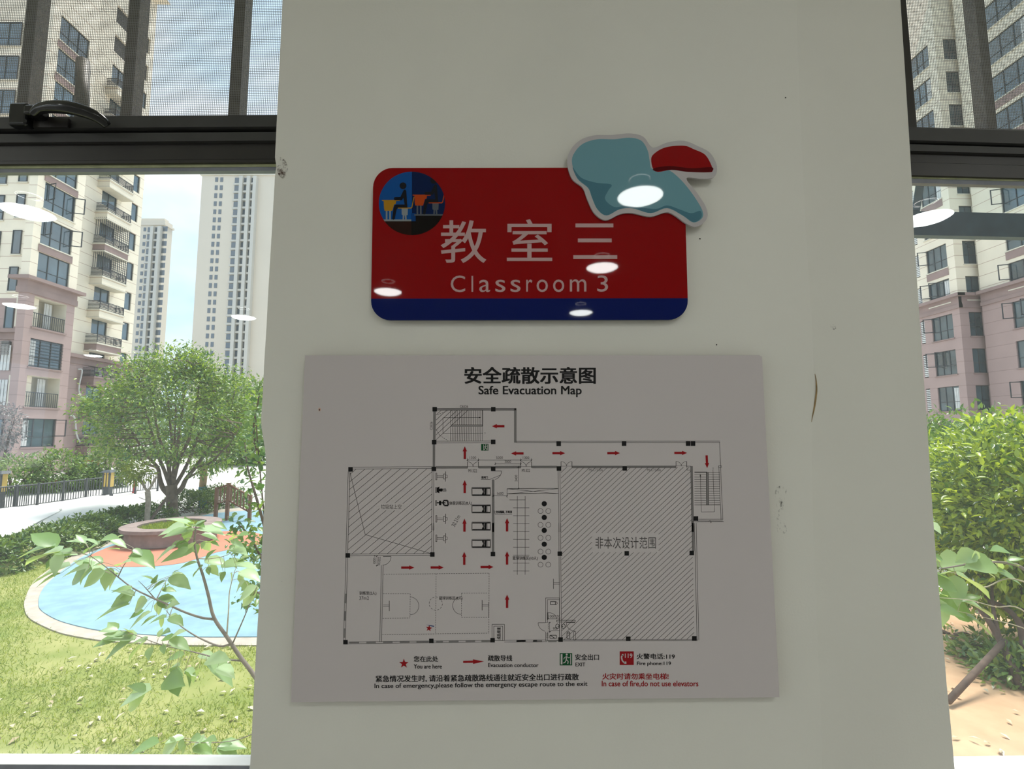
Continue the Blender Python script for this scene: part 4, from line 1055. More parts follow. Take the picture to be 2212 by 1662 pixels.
        if sides:
            for a in (a0, a1):
                for i in range(7): z = z0 + (h - .05) * i / 6; f.box(mb, a - .02, a + .02, z, z + .05, d - sides, d)
        return mb.build(name, M_rail_b, root)
    def ac(f, root, a, z, d):
        mb = MB(); f.box(mb, a, a + .85, z, z + .58, d, d + .32)
        o = mb.build('air_conditioner', M_ac, root); bv = o.modifiers.new('b', 'BEVEL'); bv.width = .02
        mb = MB(); cen = np.array(f.p(a + .32, z + .29, d + .325)); u = np.array(f.p(a + .33, z, 0)) - np.array(f.p(a + .32, z, 0)); u = u / np.linalg.norm(u)
        ring = lambda r: [cen + r * (math.cos(2 * PI * i / 20) * u + math.sin(2 * PI * i / 20) * np.array((0, 0, 1))) for i in range(20)]
        mb.prism(ring(.23), np.array(f.p(0, 0, .006)) - np.array(f.p(0, 0, 0))); mb.build('fan_grille', M_dark, o)

def ys(px, X): return float(PX(px, 935, X)[1])
FH, Z0 = 2.95, 0.50
# ---- apartment block on the left
XB, XC = -34.8, -36.2
bL = empty('apartment_building', (-40, 40, GZ), 0, 'cream and brown apartment block with projecting bays at the left edge of the left window', 'building')
fb, fc, fy, fy2 = Face('x', XB, 1), Face('x', XC, 1), Face('y', ys(29, XB)), Face('y', ys(29, XB) + 1.6)
YA, YB_ = ys(29, XB), ys(138, XB)
YE = ys(271, XC)
ba0, ba1 = ys(47, XB), ys(120, XB)
holes, wins, balcs = [], [], []
for k in range(12):
    zb = Z0 + FH * k if k < 4 else 12.95 + 2.75 * (k - 4)
    if k in (1, 3): holes.append((ba0, ba1, zb, zb + 2.3, 1.3)); balcs.append(zb)
    else: holes.append((ba0, ba1, zb, zb + 2.1)); wins.append((k, zb))
ZC = 11.75
mb = MB(); bands = [(ZC, 1), (60, 0)]
fb.wall(mb, YA, YB_, GZ, 46, holes, bands)
fy.wall(mb, XB - .6, XB, GZ, 46, [], bands); fy2.wall(mb, -46, XB - .6, GZ, 46, [], bands)
mb.quad((XB - .6, YA, GZ), (XB - .6, YA + 1.6, GZ), (XB - .6, YA + 1.6, 46), (XB - .6, YA, 46), 0)
Face('y', YB_).wall(mb, XC, XB, GZ, 46, [], bands)
mb.quad((XC, YB_, GZ), (XB, YB_, GZ), (XB, YB_, 46), (XC, YB_, 46), 0)
ea0, ea1 = ys(247, XC), ys(262, XC); d0, d1 = ys(166, XC), ys(222, XC)
dw0, dw1 = d0 + .55, d1 - .45
ch, cw = [], []
ZC2 = 7.55
for k in range(14):
    zb = Z0 + 1.0 + FH * k
    ch.append((ea0, ea1, zb, zb + 1.7)); ch.append((dw0, dw1, zb - .1, zb + 1.6)); cw.append((k, zb))
fc.wall(mb, YB_, YE, GZ, 46, ch, [(ZC2, 1), (60, 0)])
mb.quad((XC, YE, GZ), (-48, YE, GZ), (-48, YE, 46), (XC, YE, 46), 0); mb.quad((-48, YA, 46), (XB, YA, 46), (XB, YE, 46), (-48, YE, 46), 0)
mb.build('facade', [M_cream, M_brown, M_trim, M_dark], bL)
mb = MB()
for z, hh, dd in ((11.75, .45, .12), (12.2, .75, .08), (12.95 - .25, .25, .45)):
    fb.box(mb, YA - dd, YB_ + dd, z, z + hh, -.2, dd); fy.box(mb, XB - .6 - dd, XB - .2, z, z + hh, -.05, dd)
mb.build('bay_cornice', M_corn, bL)
mb = MB()
for z, hh, dd in ((7.35, .5, .10), (7.85, .3, .4)): fc.box(mb, YB_ + .01, YE + .3, z, z + hh, -.2, dd); fy2.box(mb, -46, XB - 1.0, z + 1.2, z + hh + 1.2, -.05, dd)
mb.build('cornice', M_corn, bL)
for k, zb in wins:
    w = fb.window(bL, ba0, ba1, zb, zb + 2.1, 3, .34, sill=M_corn if k < 4 else M_trim, curtain=k in (0, 2), sash=[(ba0 + .4, .8, -1), (ba1 - .1, .75, 1)] if k in (0, 5, 6) else None)
    if k == 2:
        mb = MB()
        for i in range(9): fb.box(mb, ba0, ba1, zb + .1 + i * .23, zb + .13 + i * .23, .02, .05)
        mb.build('window_guard', M_rail_b, bL)
    if k > 4 and k != 6: mb = MB(); fb.box(mb, ba0 - .1, ba1 + .1, zb - .62, zb - .1, .002, .05); mb.build('spandrel', M_corn, bL)
for zb in balcs:
    fb.railing(bL, ba0, ba1, zb, 1.1, -.08)
    dd = -1.28; w = fb.window(bL, ba0 + .15, ba0 + 1.5, zb + .02, zb + 2.1, 2, 0, d=dd, sill=False, name='balcony_door')
    mb = MB(); fb.box(mb, ba0 - .1, ba1 + .1, zb - .12, zb - .001, .001, .1); mb.build('sill', M_corn, bL)
    mb = MB()
    for i in range(5): fb.box(mb, ba0 + 1.75 + i * .13, ba0 + 1.86 + i * .13, zb + .1, zb + 2.2, -.9 + .03 * (i % 2), -.86 + .03 * (i % 2))
    mb.build('curtain', M_curtain, bL)
for k, zb in cw:
    if k > 11: continue
    fc.window(bL, ea0, ea1, zb, zb + 1.7, 1, 0, sill=False); fc.window(bL, dw0, dw1, zb - .1, zb + 1.6, 2, 0, sill=False)
    # projecting tray below each window for the air conditioners
    zt = zb - 1.15
    if zt > GZ + 1.0:
        mb = MB(); fc.box(mb, d0, d1, zt - .55, zt, .001, 1.05, 0 if zt > 7 else 1); fc.box(mb, d0 - .08, d1 + .08, zt, zt + .12, .001, 1.13, 2 if zt > 7 else 1); fc.box(mb, d0 - .08, d1 + .08, zt - .66, zt - .551, .001, 1.13, 2 if zt > 7 else 1)
        mb.build('tray', [M_cream if k % 3 else M_corn, M_corn, M_trim], bL)
        fc.railing(bL, d0, d1, zt + .121, .75, 1.05, 'tray_railing', True, 1.0)
        if k in (5, 6): 
            mb = MB()
            for i in range(13): aa = d0 + (d1 - d0) * i / 12; fc.box(mb, aa - .02, aa + .02, zt + .9, zt + 2.5, 1.02, 1.05)
            for i in range(9): fc.box(mb, d0, d1, zt + .9 + i * .2, zt + .93 + i * .2, 1.0, 1.03)
            for i in range(6): dd = .15 + i * .17; fc.box(mb, d1 - .02, d1 + .02, zt + .9, zt + 2.5, dd, dd + .03); fc.box(mb, d0 - .02, d0 + .02, zt + .9, zt + 2.5, dd, dd + .03)
            mb.build('window_cage', M_rail_b, bL)
        if k in (1, 2): fc.ac(bL, d0 + .3, zt + .13, .45)
        if k == 1: fc.ac(bL, d0 + 1.6, zt + .13, .45)
# recessed corner beside the bay: narrow windows and louvres facing the hall
xn0, xn1 = float(P(-14, 935, YA + 1.6)[0]), float(P(6, 935, YA + 1.6)[0])
for k in range(12):
    zb = Z0 + .2 + 2.9 * k; fy2.window(bL, xn0, xn1, zb, zb + 1.9, 1, 0, d=.01, sill=M_trim if k > 3 else False)
    xm0 = xn0 - 2.9; fy2.window(bL, xm0, xm0 + 2.0, zb - .2, zb + 1.8, 2, .3, d=.01, sill=M_trim if k > 3 else False)
mb = MB()
for i in range(9): fy2.box(mb, xn0, xn1, 7.4 - .001 + i * .12, 7.46 + i * .12, .1, .2)
mb.build('louvre', M_louvre, bL)
for z in (3.6, 6.2): 
    mb = MB()
    for i in range(6): fy2.box(mb, xn0 + .1 + i * .12, xn0 + .2 + i * .12, z, z + 1.9, .09 + .03 * (i % 2), .12 + .03 * (i % 2))
    mb.build('curtain', M_curtain, bL)
# drain hoses and the shop entrance at street level
mb = MB(); mb.tube(spline([fc.p(d0 - .6, 6.9, .15), fc.p(d0 - .35, 6.8, .3), fc.p(d0 - .4, 5.4, .2), fc.p(d0 - .2, 4.6, .25), fc.p(d0 + .2, 4.4, .4)]), .06, 8); mb.build('drain_hose', M_ac, bL)
mb = MB(); mb.tube(spline([fc.p(d0 - 1.0, 3.0, .15), fc.p(d0 - .7, 2.8, .3), fc.p(d0 - .3, 1.4, .25), fc.p(d0 + .1, .6, .35)]), .07, 8); mb.build('drain_hose', M_ac, bL)
mb = MB(); fc.box(mb, d0 - .2, d1 + .4, GZ + .02, -.35, .001, .03); mb.build('entrance', M_dark, bL)
mb = MB(); fc.box(mb, d0 + .9, d1 + .1, GZ + .15, -.45, .05, .09, 0)
for i in range(6): a = d0 + 1.05 + (i % 3) * .7; z = GZ + .35 + (i // 3) * .5; fc.box(mb, a, a + .5, z, z + .16, .091, .095, 1); fc.box(mb, a + .1, a + .22, z + .18, z + .34, .091, .095, 1)
mb.build('red_banner', [mat('banner_red', (.42, .03, .02), .7, .1, 3), M_curtain], bL)
kids(bL)

# ---- blocks on the right
def right_block(name, label, X, pn, Yfar, win_px, extra, face_w=None):
    b = empty(name, (X + 4, (pn + Yfar) / 2, GZ), 0, label, 'building')
    f = Face('x', X, -1); hs = []
    zs = [(k, Z0 + -.30 + 3.02 * k) for k in range(12)]
    for a0, a1, kind in win_px:
        for k, z in zs: hs.append((a0, a1, z, z + 2.05))
    mb = MB(); bands = [(12.2, 1), (60, 0)]
    f.wall(mb, pn, Yfar, GZ, 46, hs, bands)
    fn = Face('y', pn); hy = []
    if face_w:
        for k, z in zs: hy.append((face_w[0], face_w[1], z, z + 2.0))
    fn.wall(mb, X, X + 9, GZ, 46, hy, bands)
    mb.quad((X, Yfar, GZ), (X + 9, Yfar, GZ), (X + 9, Yfar, 46), (X, Yfar, 46), 0); mb.quad((X, pn, 46), (X + 9, pn, 46), (X + 9, Yfar, 46), (X, Yfar, 46), 0)
    mb.build('facade', [M_cream, M_brown, M_trim, M_dark], b)
    mb = MB()
    for z, hh, dd in ((11.6, .3, .12), (11.9, .65, .06), (12.55, .25, .4)):
        f.box(mb, pn - dd, Yfar, z, z + hh, -.2, dd); fn.box(mb, X - dd + .001, X + 9, z + .001, z + hh - .001, -.05, dd)
    mb.build('cornice', M_corn, b)
    for a0, a1, kind in win_px:
        for k, z in zs:
            if kind == 'louvre':
                if k < 8:
                    mb = MB()
                    for i in range(12): f.box(mb, a0, a1, z + .1 + i * .16, z + .2 + i * .16, -.12, -.02)
                    mb.build('louvre', M_curtain, b)
                continue
            s = None
            if extra and k in extra: s = [(a1 - .1, .75, 1), (a0 + (a1 - a0) * .55, .7, 1)] if (k + int(X)) % 2 else [(a1 - .1, .75, 1)]
            f.window(b, a0, a1, z, z + 2.05, 3, .36, sill=M_corn if k < 4 else M_trim, sash=s, curtain=k % 3 == 1)
            if k in (5, 7, 8, 9): mb = MB(); f.box(mb, a0 - .05, a1 + .05, z - .7, z - .1, .002, .05); mb.build('spandrel', M_corn, b)
    if face_w:
        for k, z in zs: fn.window(b, face_w[0], face_w[1], z, z + 2.0, 2, .4, sill=M_trim if k > 3 else M_corn)
    kids(b); return b
X1 = 37.2; n1 = ys(2097, X1)
right_block('apartment_building', 'cream and brown apartment block standing further back, seen right of the pillar', X1, n1, n1 + 9.5, [(ys(2080, X1), ys(2033, X1), 'w'), (ys(2017, X1), ys(2008, X1), 'louvre'), (n1 + 6.2, n1 + 8.4, 'w')], (2, 3, 4, 5), (X1 + .75, X1 + 1.9))
X2 = 38.6; n2 = n1 - 1.4
n2b = n2 - 9
right_block('apartment_building', 'nearest cream and brown apartment block at the right edge of the right window', X2, n2b, n1 - .5, [(n2 - 1.9 - 2.6, n2 - 1.4, 'w'), (n2 - 8.0, n2 - 5.8, 'w')], (0, 1, 3, 4, 6), None)

# ---- distant towers
M_tower = mat('tower_render', (0.65, 0.575, 0.47), 0.85, 0.03, .05)
M_tglass = mat('tower_glass', (0.11, 0.13, 0.15), 0.15, 0.2, .2, ior=1.9)
M_tpier = mat('tower_pier', (0.56, 0.53, 0.47), 0.85, 0.03, .1)
def tower(label, Y, px0, px1, ztop, strips, small, FHt=3.0, zmin=8, dep=22):
    x = lambda p: float(P(p, 935, Y)[0])
    t = empty('tower_block', (x((px0 + px1) / 2), Y, GZ), 0, label, 'building'); f = Face('y', Y)
    mb = MB(); mb.box(x(px0), x(px1), Y, Y + dep, GZ, ztop); mb.box(x(px0) - .5, x(px1) + .5, Y - .5, Y + dep + .5, ztop - 2.2, ztop - 1.4); mb.box(x(px0) + 1, x(px1) - 1, Y + 1, Y + dep - 1, ztop, ztop + 1.2); mb.build('wall', M_tower, t)
    nfl = int((ztop - 3 - zmin) / FHt); proto = {}
    def put(key, a0, a1, z0, h, d, m, nm, frame=True):
        if key not in proto:
            mb = MB(); f.box(mb, a0, a1, z0, z0 + h, .002, d, 0)
            o = mb.build(nm, m, t); own(o, (a0, Y, z0)); proto[key] = o; return o
        o = proto[key].copy(); col.objects.link(o); o.location = (a0, Y, z0); return o
    for i, (p, w, h) in enumerate(small):
        for k in range(nfl): put('s%d' % i, x(p), x(p) + w, ztop - 4.6 - FHt * k, h, .12, M_tglass, 'window')
    for i, (p0, p1) in enumerate(strips):
        for k in range(nfl):
            put('w%d' % i, x(p0), x(p1), ztop - 5.0 - FHt * k, 1.9, .3, M_tglass, 'bay_window')
            put('l%d' % i, x(p0) - .3, x(p1) + .3, ztop - 5.9 - FHt * k, .7, 1.0 if i else .6, M_tpier, 'ledge')
        mb = MB(); f.box(mb, x(p1) + .35, x(p1) + 1.5, GZ + 4, ztop - 3, .002, 1.6); mb.build('pier', M_tpier, t)
    l = np.array(t.location)
    for c in [c for c in col.objects if c.parent == t]: c.location = [float(v) for v in np.array(c.location) - l]
    return t
tower('tall beige tower block far off beside the pillar edge in the left window', 169, 402, 640, float(P(470, 367, 169)[2]), [(478, 490), (497, 507), (513, 521)], [(432.5, 1.0, 1.7), (444, 1.0, 1.7)])
tower('slim beige tower block far off just right of the left apartment block', 190, 250, 325, float(P(340, 476, 190)[2]), [(288, 297), (302, 313)], [(318, 2.4, 2.0), (278, 1.0, 1.5)], zmin=12, dep=4.5)

# ------------------------------------------------------------------ canopy, railing, lantern, furniture of the garden
M_white = mat('white_membrane', (0.72, 0.70, 0.66), 0.6, 0.03, 1.0)
cpy = [(-30, 1190), (-30, 1112), (60, 1098), (150, 1083), (214, 1073), (262, 1077), (306, 1089), (285, 1098), (200, 1118), (100, 1140), (20, 1170)]
ring = [PZ(x, y, GZ + .25) for x, y in smooth_poly(cpy, 3)]
cen = np.mean(ring, 0)
mb = MB(); n = len(ring); vs = []
for k, (t, z) in enumerate(((1.0, -.25), (1.0, 0.0), (.97, .06), (.8, .13), (.5, .20), (.2, .23))):
    for p in ring: vs.append(tuple(np.array((cen[0], cen[1], 0)) * (1 - t) + np.array((p[0], p[1], 0)) * t + np.array((0, 0, GZ + .25 + z))))
fs = [(k * n + j, k * n + (j + 1) % n, (k + 1) * n + (j + 1) % n, (k + 1) * n + j) for k in range(5) for j in range(n)] + [tuple(5 * n + j for j in range(n))]
mb.add(vs, fs, 0, True); o = mb.build('ramp_canopy', M_white); own(o, (cen[0], cen[1], GZ)); tag(o, 'low white domed canopy behind the hedge in the left window', 'canopy')
mb = MB(); rd = g2([(300, 1075), (420, 1052), (520, 1010), (545, 1000), (640, 1000), (640, 1040), (470, 1058), (400, 1075), (340, 1090)], GZ - .02); mb.prism(rd, (0, 0, .03)); struct(mb.build('path', mat('bright_concrete', (.62, .58, .53), .85, .05, 1)))

fence = empty('metal_railing', PZ(200, 1085, GZ), 0, 'dark grey metal railing running behind the white canopy', 'railing')
pa = [PZ(-60, 1112, GZ), PZ(60, 1098, GZ), PZ(200, 1078, GZ), PZ(340, 1060, GZ)]
M_iron = mat('grey_iron', (0.055, 0.06, 0.065), 0.5, .1, 10)
pts = []
for a, b in zip(pa, pa[1:]):
    for t in np.linspace(0, 1, 24, endpoint=False): pts.append(a + (b - a) * t)
mb = MB(); hgt = .95
mb.tube([p + np.array((0, 0, hgt)) for p in pts[::6]] + [pa[-1] + np.array((0, 0, hgt))], .03, 6); mb.tube([p + np.array((0, 0, .12)) for p in pts[::6]] + [pa[-1] + np.array((0, 0, .12))], .02, 6); mb.build('rails', M_iron, fence)
mb = MB()
for p in pts: mb.box(p[0] - .012, p[0] + .012, p[1] - .012, p[1] + .012, GZ + .12, GZ + hgt)
mb.build('balusters', M_iron, fence)['kind'] = 'stuff'
for p in pts[::9] + [pa[-1]]:
    mb = MB(); mb.box(p[0] - .035, p[0] + .035, p[1] - .035, p[1] + .035, GZ - .03, GZ + hgt + .06); mb.build('post', M_iron, fence)
kids(fence)

M_lant = mat('lantern_yellow', (0.62, 0.42, 0.10), 0.5, .08, 6)
def lantern(px, pyt, pyb, Y, label):
    c = P(px, pyb, Y); k = (Y + .85) / F; zt = float(P(px, pyt, Y)[2]); zb = GZ - .03; h = zt - zb
    L = empty('garden_lantern', (c[0], Y, zb), 0, label, 'lamp', 'garden lanterns'); w = .14
    mb = MB(); mb.box(c[0] - w, c[0] + w, Y - w, Y + w, zb + h * .46, zb + h * .92); mb.build('lamp_panel', M_lant, L)
    mb = MB(); 
    for sx in (-1, 1):
        mb.box(c[0] + sx * w - .03, c[0] + sx * w + .03, Y - w - .03, Y - w + .03, zb + h * .44, zb + h * .93)
    mb.box(c[0] - .015, c[0] + .015, Y - w - .02, Y - w + .0, zb + h * .46, zb + h * .92); mb.box(c[0] - w, c[0] + w, Y - w - .02, Y - w, zb + h * .44, zb + h * .47)
    for sx in (-1, 1): mb.path if False else mb.box(c[0] + sx * .13 - .07, c[0] + sx * .13 + .07, Y - w - .012, Y - w - .001, zb + h * .85, zb + h * .87)
    mb.build('lamp_frame', M_iron, L)
    mb = MB(); mb.prism([(c[0] - w - .12, Y - w - .12, zb + h * .93), (c[0] + w + .12, Y - w - .12, zb + h * .93), (c[0] + w, Y - w, zb + h), (c[0] - w, Y - w, zb + h)], (0, 2 * w + .12, 0)); mb.build('cap', M_iron, L)
    mb = MB(); mb.box(c[0] - w * .9, c[0] + w * .9, Y - w * .9, Y + w * .9, zb + h * .22, zb + h * .44); 
    for sx in (-1, 1): mb.box(c[0] + sx * .17 - .05, c[0] + sx * .17 + .05, Y - .05, Y + .05, zb, zb + h * .22)
    mb.build('pedestal', M_iron, L); kids(L)
lantern(232, 1016, 1073, 22.6, 'yellow garden lantern on a black pedestal at the railing')
lantern(-2, 1018, 1075, 20.2, 'garden lantern cut by the left edge of the photo')

c = PZ(88, 1060, GZ)
mb = MB(); mb.box(c[0] - .75, c[0] + .75, c[1] - .2, c[1] + .2, GZ - .03, GZ + .55, 0); mb.box(c[0] - .15, c[0] + .25, c[1] - .205, c[1] - .201, GZ + .2, GZ + .4, 1)
o = mb.build('hydrant_box', [mat('signal_red', (.55, .04, .04), .5, .1, 4), M_curtain]); own(o, (c[0], c[1], GZ)); tag(o, 'red box with a white label among the bushes below the left block', 'box')
c = PZ(290, 1064, GZ); mb = MB(); mb.lathe([(.0, 0), (.1, 0), (.1, .1), (.075, .12), (.075, .62), (.11, .64), (.11, .72), (.06, .8), (.001, .82)], (c[0], c[1], GZ - .03), 14)
o = mb.build('hydrant', MATS['signal_red']); own(o, (c[0], c[1], GZ)); tag(o, 'small red hydrant standing in front of the railing', 'hydrant')

# brown stair rail, blue fence panel
M_wood = mat('brown_steel_rail', (0.20, 0.085, 0.045), 0.6, .15, 8)
sr = empty('stair_railing', PZ(500, 1100, GZ), 0, 'brown railing stepping down beside the play area near the pillar', 'railing')
ps = [P(x, y, 17.0) for x, y in ((469, 1050), (494, 1046), (540, 1070), (546, 1100))]
mb = MB()
top = [P(469, 1056, 17), P(494, 1047, 17), P(541, 1073, 17)]
for a, b in zip(top, top[1:]):
    mb.tube([a, b], .035, 6); mb.tube([a - np.array((0, 0, .55)), b - np.array((0, 0, .55))], .025, 6)
mb.build('rails', M_wood, sr)
for a, b, n in ((top[0], top[1], 3), (top[1], top[2], 7)):
    for i in range(n + 1): q = a + (b - a) * i / n; mb = MB(); mb.box(q[0] - .02, q[0] + .02, q[1] - .02, q[1] + .02, q[2] - .55, q[2]); mb.build('baluster', M_wood, sr)
for q in top: mb = MB(); mb.box(q[0] - .05, q[0] + .05, q[1] - .05, q[1] + .05, GZ, q[2] + .05); mb.build('post', M_wood, sr)
kids(sr)

# ------------------------------------------------------------------ plants
M_bark = mat('grey_bark', (0.15, 0.105, 0.075), 0.9, .3, 9, bump=.6, bscale=40)
M_bark2 = mat('brown_bark', (0.105, 0.068, 0.05), 0.9, .3, 12, bump=.6, bscale=40)
L_tree = leaf_mat('tree_leaves', (0.045, 0.125, 0.05), (0.27, 0.37, 0.06), .35, .3)
L_bush = leaf_mat('bush_leaves', (0.05, 0.12, 0.025), (0.19, 0.29, 0.06), .3, .4)
L_hedge = leaf_mat('hedge_leaves', (0.03, 0.085, 0.02), (0.17, 0.25, 0.045), .25, .3)
L_gloss = leaf_mat('glossy_leaves', (0.04, 0.11, 0.025), (0.43, 0.53, 0.06), .35, .2)
L_far = leaf_mat('far_leaves', (0.06, 0.13, 0.045), (0.20, 0.29, 0.11), .3, .5)
L_mul = leaf_mat('mulberry_leaves', (0.14, 0.25, 0.06), (0.42, 0.54, 0.36), .35, .3)  # paler end has the sky's sheen put into the leaf colour
L_plum = leaf_mat('plum_leaves', (0.14, 0.12, 0.13), (0.27, 0.26, 0.24), .2, .5, (1, 1, 1))
LS = [(0, .04), (.3, .42), (.62, .44), (1, 0)]

def ellipsoid_pts(n, c, r, shell=.55):
    d = rand_dirs(n); t = (shell + (1 - shell) * rng.random(n)) ** .8
    return np.array(c) + d * t[:, None] * np.array(r), d
def leaf_cloud(name, m, pts, out, size, parent=None, spread=.6, droop=-.1, ratio=.42):
    n = len(pts); d = unit(out + rng.normal(0, spread, (n, 3)) + np.array((0, 0, droop)))
    up = unit(np.array((0, 0, 1.0)) + out * .5 + rng.normal(0, .45, (n, 3)))
    s = size * rng.uniform(.65, 1.25, n)
    return leaves_mesh(name, m, pts, d, up, s, s * ratio, parent, shape=LS)

# round multi-stemmed tree in front of the left block
TY = 16.6; tb = PZ(372, 1121, GZ); TY = float(tb[1])
t1 = empty('tree', (tb[0], TY, GZ), 0, 'round dense multi-stemmed tree behind the curved planter', 'tree')
q = lambda x, y, dy=0: P(x, y, TY + dy)
mb = MB(); mb.tube(spline([q(373, 1125), q(372, 1100), q(371, 1080), q(371, 1062), q(370, 1048)]), [.21, .20, .20, .19, .18, .18] + [.18] * 30, 12); 
mb.v = mb.v; mb.build('trunk', M_bark, t1)
stems = [[(371, 1075), (352, 1055), (345, 1034), (340, 1010), (318, 985), (292, 945), (268, 900)], [(372, 1072), (392, 1055), (402, 1035), (422, 1010), (450, 970), (478, 930), (500, 890)],
         [(371, 1052), (366, 1015), (372, 970), (368, 920), (362, 860), (352, 800)], [(372, 1050), (378, 1010), (384, 960), (392, 900), (400, 840), (405, 780)], [(370, 1060), (356, 1020), (340, 980), (325, 925), (310, 870), (300, 815)],
         [(373, 1058), (396, 1020), (412, 985), (432, 930), (448, 880), (455, 820)], [(371, 1056), (362, 1000), (345, 950), (335, 900), (330, 840), (325, 785)], [(372, 1052), (385, 1000), (408, 950), (420, 900), (428, 850), (430, 790)],
         [(340, 1010), (312, 1000), (285, 975), (262, 950), (240, 925)], [(422, 1010), (455, 1000), (480, 975), (505, 945), (522, 915)], [(371, 1050), (376, 990), (378, 930), (380, 860), (378, 775)], [(400, 1036), (430, 1020), (462, 1005), (490, 990)]]
skel = []
for i, sg in enumerate(stems):
    dyb = [0.0, .2, 1.1, -.9, -1.3, 1.2, .6, -.5, .9, -1.0, 0.0, .8][i]
    L = spline([q(x, y, dyb * k / (len(sg) - 1)) for k, (x, y) in enumerate(sg)], 5); n = len(L)
    mb = MB(); r0 = .10 if i < 2 else (.075 if i < 8 else .05)
    mb.tube(L, [r0 * (1 - .78 * k / (n - 1)) for k in range(n)], 7); mb.build('stem', M_bark, t1); skel.append(np.array(L))
sk = np.concatenate(skel)
cc = q(381, 925); R_ = np.array((2.72, 2.5, 2.95)) * (TY + .85) / 18.0
tips = []
while len(tips) < 330:
    d = rand_dirs(1, .35)[0]
    if d[2] < -.75: continue
    if d[2] < -.1 and rng.random() < .45: continue
    t = rng.uniform(.66, 1.0); p = cc + d * t * R_ * np.array((1, 1, 1.0 if d[2] > 0 else .72)); tips.append(p)
tips = np.array(tips)
mb = MB()
for p in tips:
    dd = np.linalg.norm(sk - p, axis=1) + np.where(sk[:, 2] > p[2] + .1, 2.0, 0); s = sk[np.argmin(dd)]
    m_ = (s + p) / 2 + np.array((0, 0, -.05)) + rng.normal(0, .05, 3)
    mb.tube([s, m_, p], [.022, .015, .006], 4)
mb.build('twigs', M_bark, t1)
per = 70; n = len(tips) * per
pp = np.repeat(tips, per, 0) + rng.normal(0, 1, (n, 3)) * np.array((.25, .25, .14)); out = unit(pp - cc)
leaf_cloud('foliage', L_tree, pp, out * .8, .132, t1, .7, -.25)
kids(t1)

# slim young tree with its prop, wrapped trunk behind
t2 = empty('young_tree', PZ(318, 1150, GZ), 0, 'thin young tree with a bare pale trunk left of the round tree', 'tree')
Y2 = float(PZ(318, 1150, GZ)[1]); q2 = lambda x, y: P(x, y, Y2)
mb = MB(); mb.tube(spline([q2(318, 1152), q2(318, 1120), q2(320, 1085), q2(319, 1062)]), .075, 8); mb.build('trunk', mat('pale_bark', (.30, .24, .18), .9, .2, 12), t2)
mb = MB(); mb.tube(spline([q2(319, 1064), q2(308, 1045), q2(296, 1022)]), .035, 6); mb.tube(spline([q2(319, 1064), q2(328, 1048), q2(338, 1030)]), .035, 6); mb.build('branches', MATS['pale_bark'], t2)
c = q2(292, 1020); pts, out = ellipsoid_pts(500, c, (.55, .5, .42), .2); leaf_cloud('foliage', leaf_mat('pale_leaves', (.14, .20, .04), (.34, .38, .10), .4, .4), pts, out, .13, t2); kids(t2)
mb = MB(); mb.tube([P(302, 1156, Y2 - .2), P(358, 1079, Y2 + 1.2)], .05, 8); o = mb.build('support_pole', M_bark2); own(o, P(302, 1156, Y2 - .2)); tag(o, 'slanting brown prop leaning against the round tree', 'pole')
t3 = empty('wrapped_tree', PZ(438, 1092, GZ), 0, 'tree with a blue wrapped trunk behind the hedge right of the round tree', 'tree')
Y3 = float(PZ(438, 1095, GZ)[1]); q3 = lambda x, y: P(x, y, Y3)
mb = MB(); mb.tube(spline([q3(438, 1100), q3(438, 1070), q3(438, 1050), q3(440, 1025), q3(438, 1000)]), .14, 10); mb.build('trunk', mat('orange_bark', (.36, .24, .13), .9, .15, 8), t3)
mb = MB(); mb.tube([q3(438, 1099), q3(438, 1052)], .158, 12); mb.build('blue_wrap', mat('blue_wrap', (.05, .20, .27), .7, .12, 12), t3)
c = q3(450, 985); pts, out = ellipsoid_pts(900, c, (1.1, .9, .8), .2); leaf_cloud('foliage', L_tree, pts, out, .14, t3); kids(t3)

# curved planter with its bed
pc_ = PZ(352, 1150, GZ + .35); pr = float((PZ(489, 1150, GZ + .45)[0] - PZ(251, 1165, GZ + .45)[0]) / 2)
pl_ = empty('planter', (pc_[0], pc_[1] + .4, GZ + .035), 0, 'low curved brown planter wall on the orange and blue play surface', 'planter')
mb = MB(); mb.lathe([(pr - .04, .0), (pr - .04, .36), (pr + .08, .37), (pr + .08, .46), (pr - .32, .46), (pr - .32, .25)], (0, 0, .02), 48, smooth=False); mb.build('wall', mat('brown_stone', (.25, .185, .165), .85, .15, 5), pl_)
mb = MB(); mb.lathe([(pr - .3, .30), (pr * .5, .34), (.001, .36)], (0, 0, .02), 40); mb.build('soil', M_lawn, pl_)
n = 2600; a = rng.uniform(0, 2 * PI, n); r = (pr - .35) * np.sqrt(rng.random(n)); d = rand_dirs(n, 1.2); d[:, 2] = abs(d[:, 2])
leaves_mesh('grass', M_grass, np.stack([r * np.cos(a), r * np.sin(a), np.full(n, .35)], 1), d, rand_dirs(n), .14, .02, pl_)['kind'] = 'stuff'

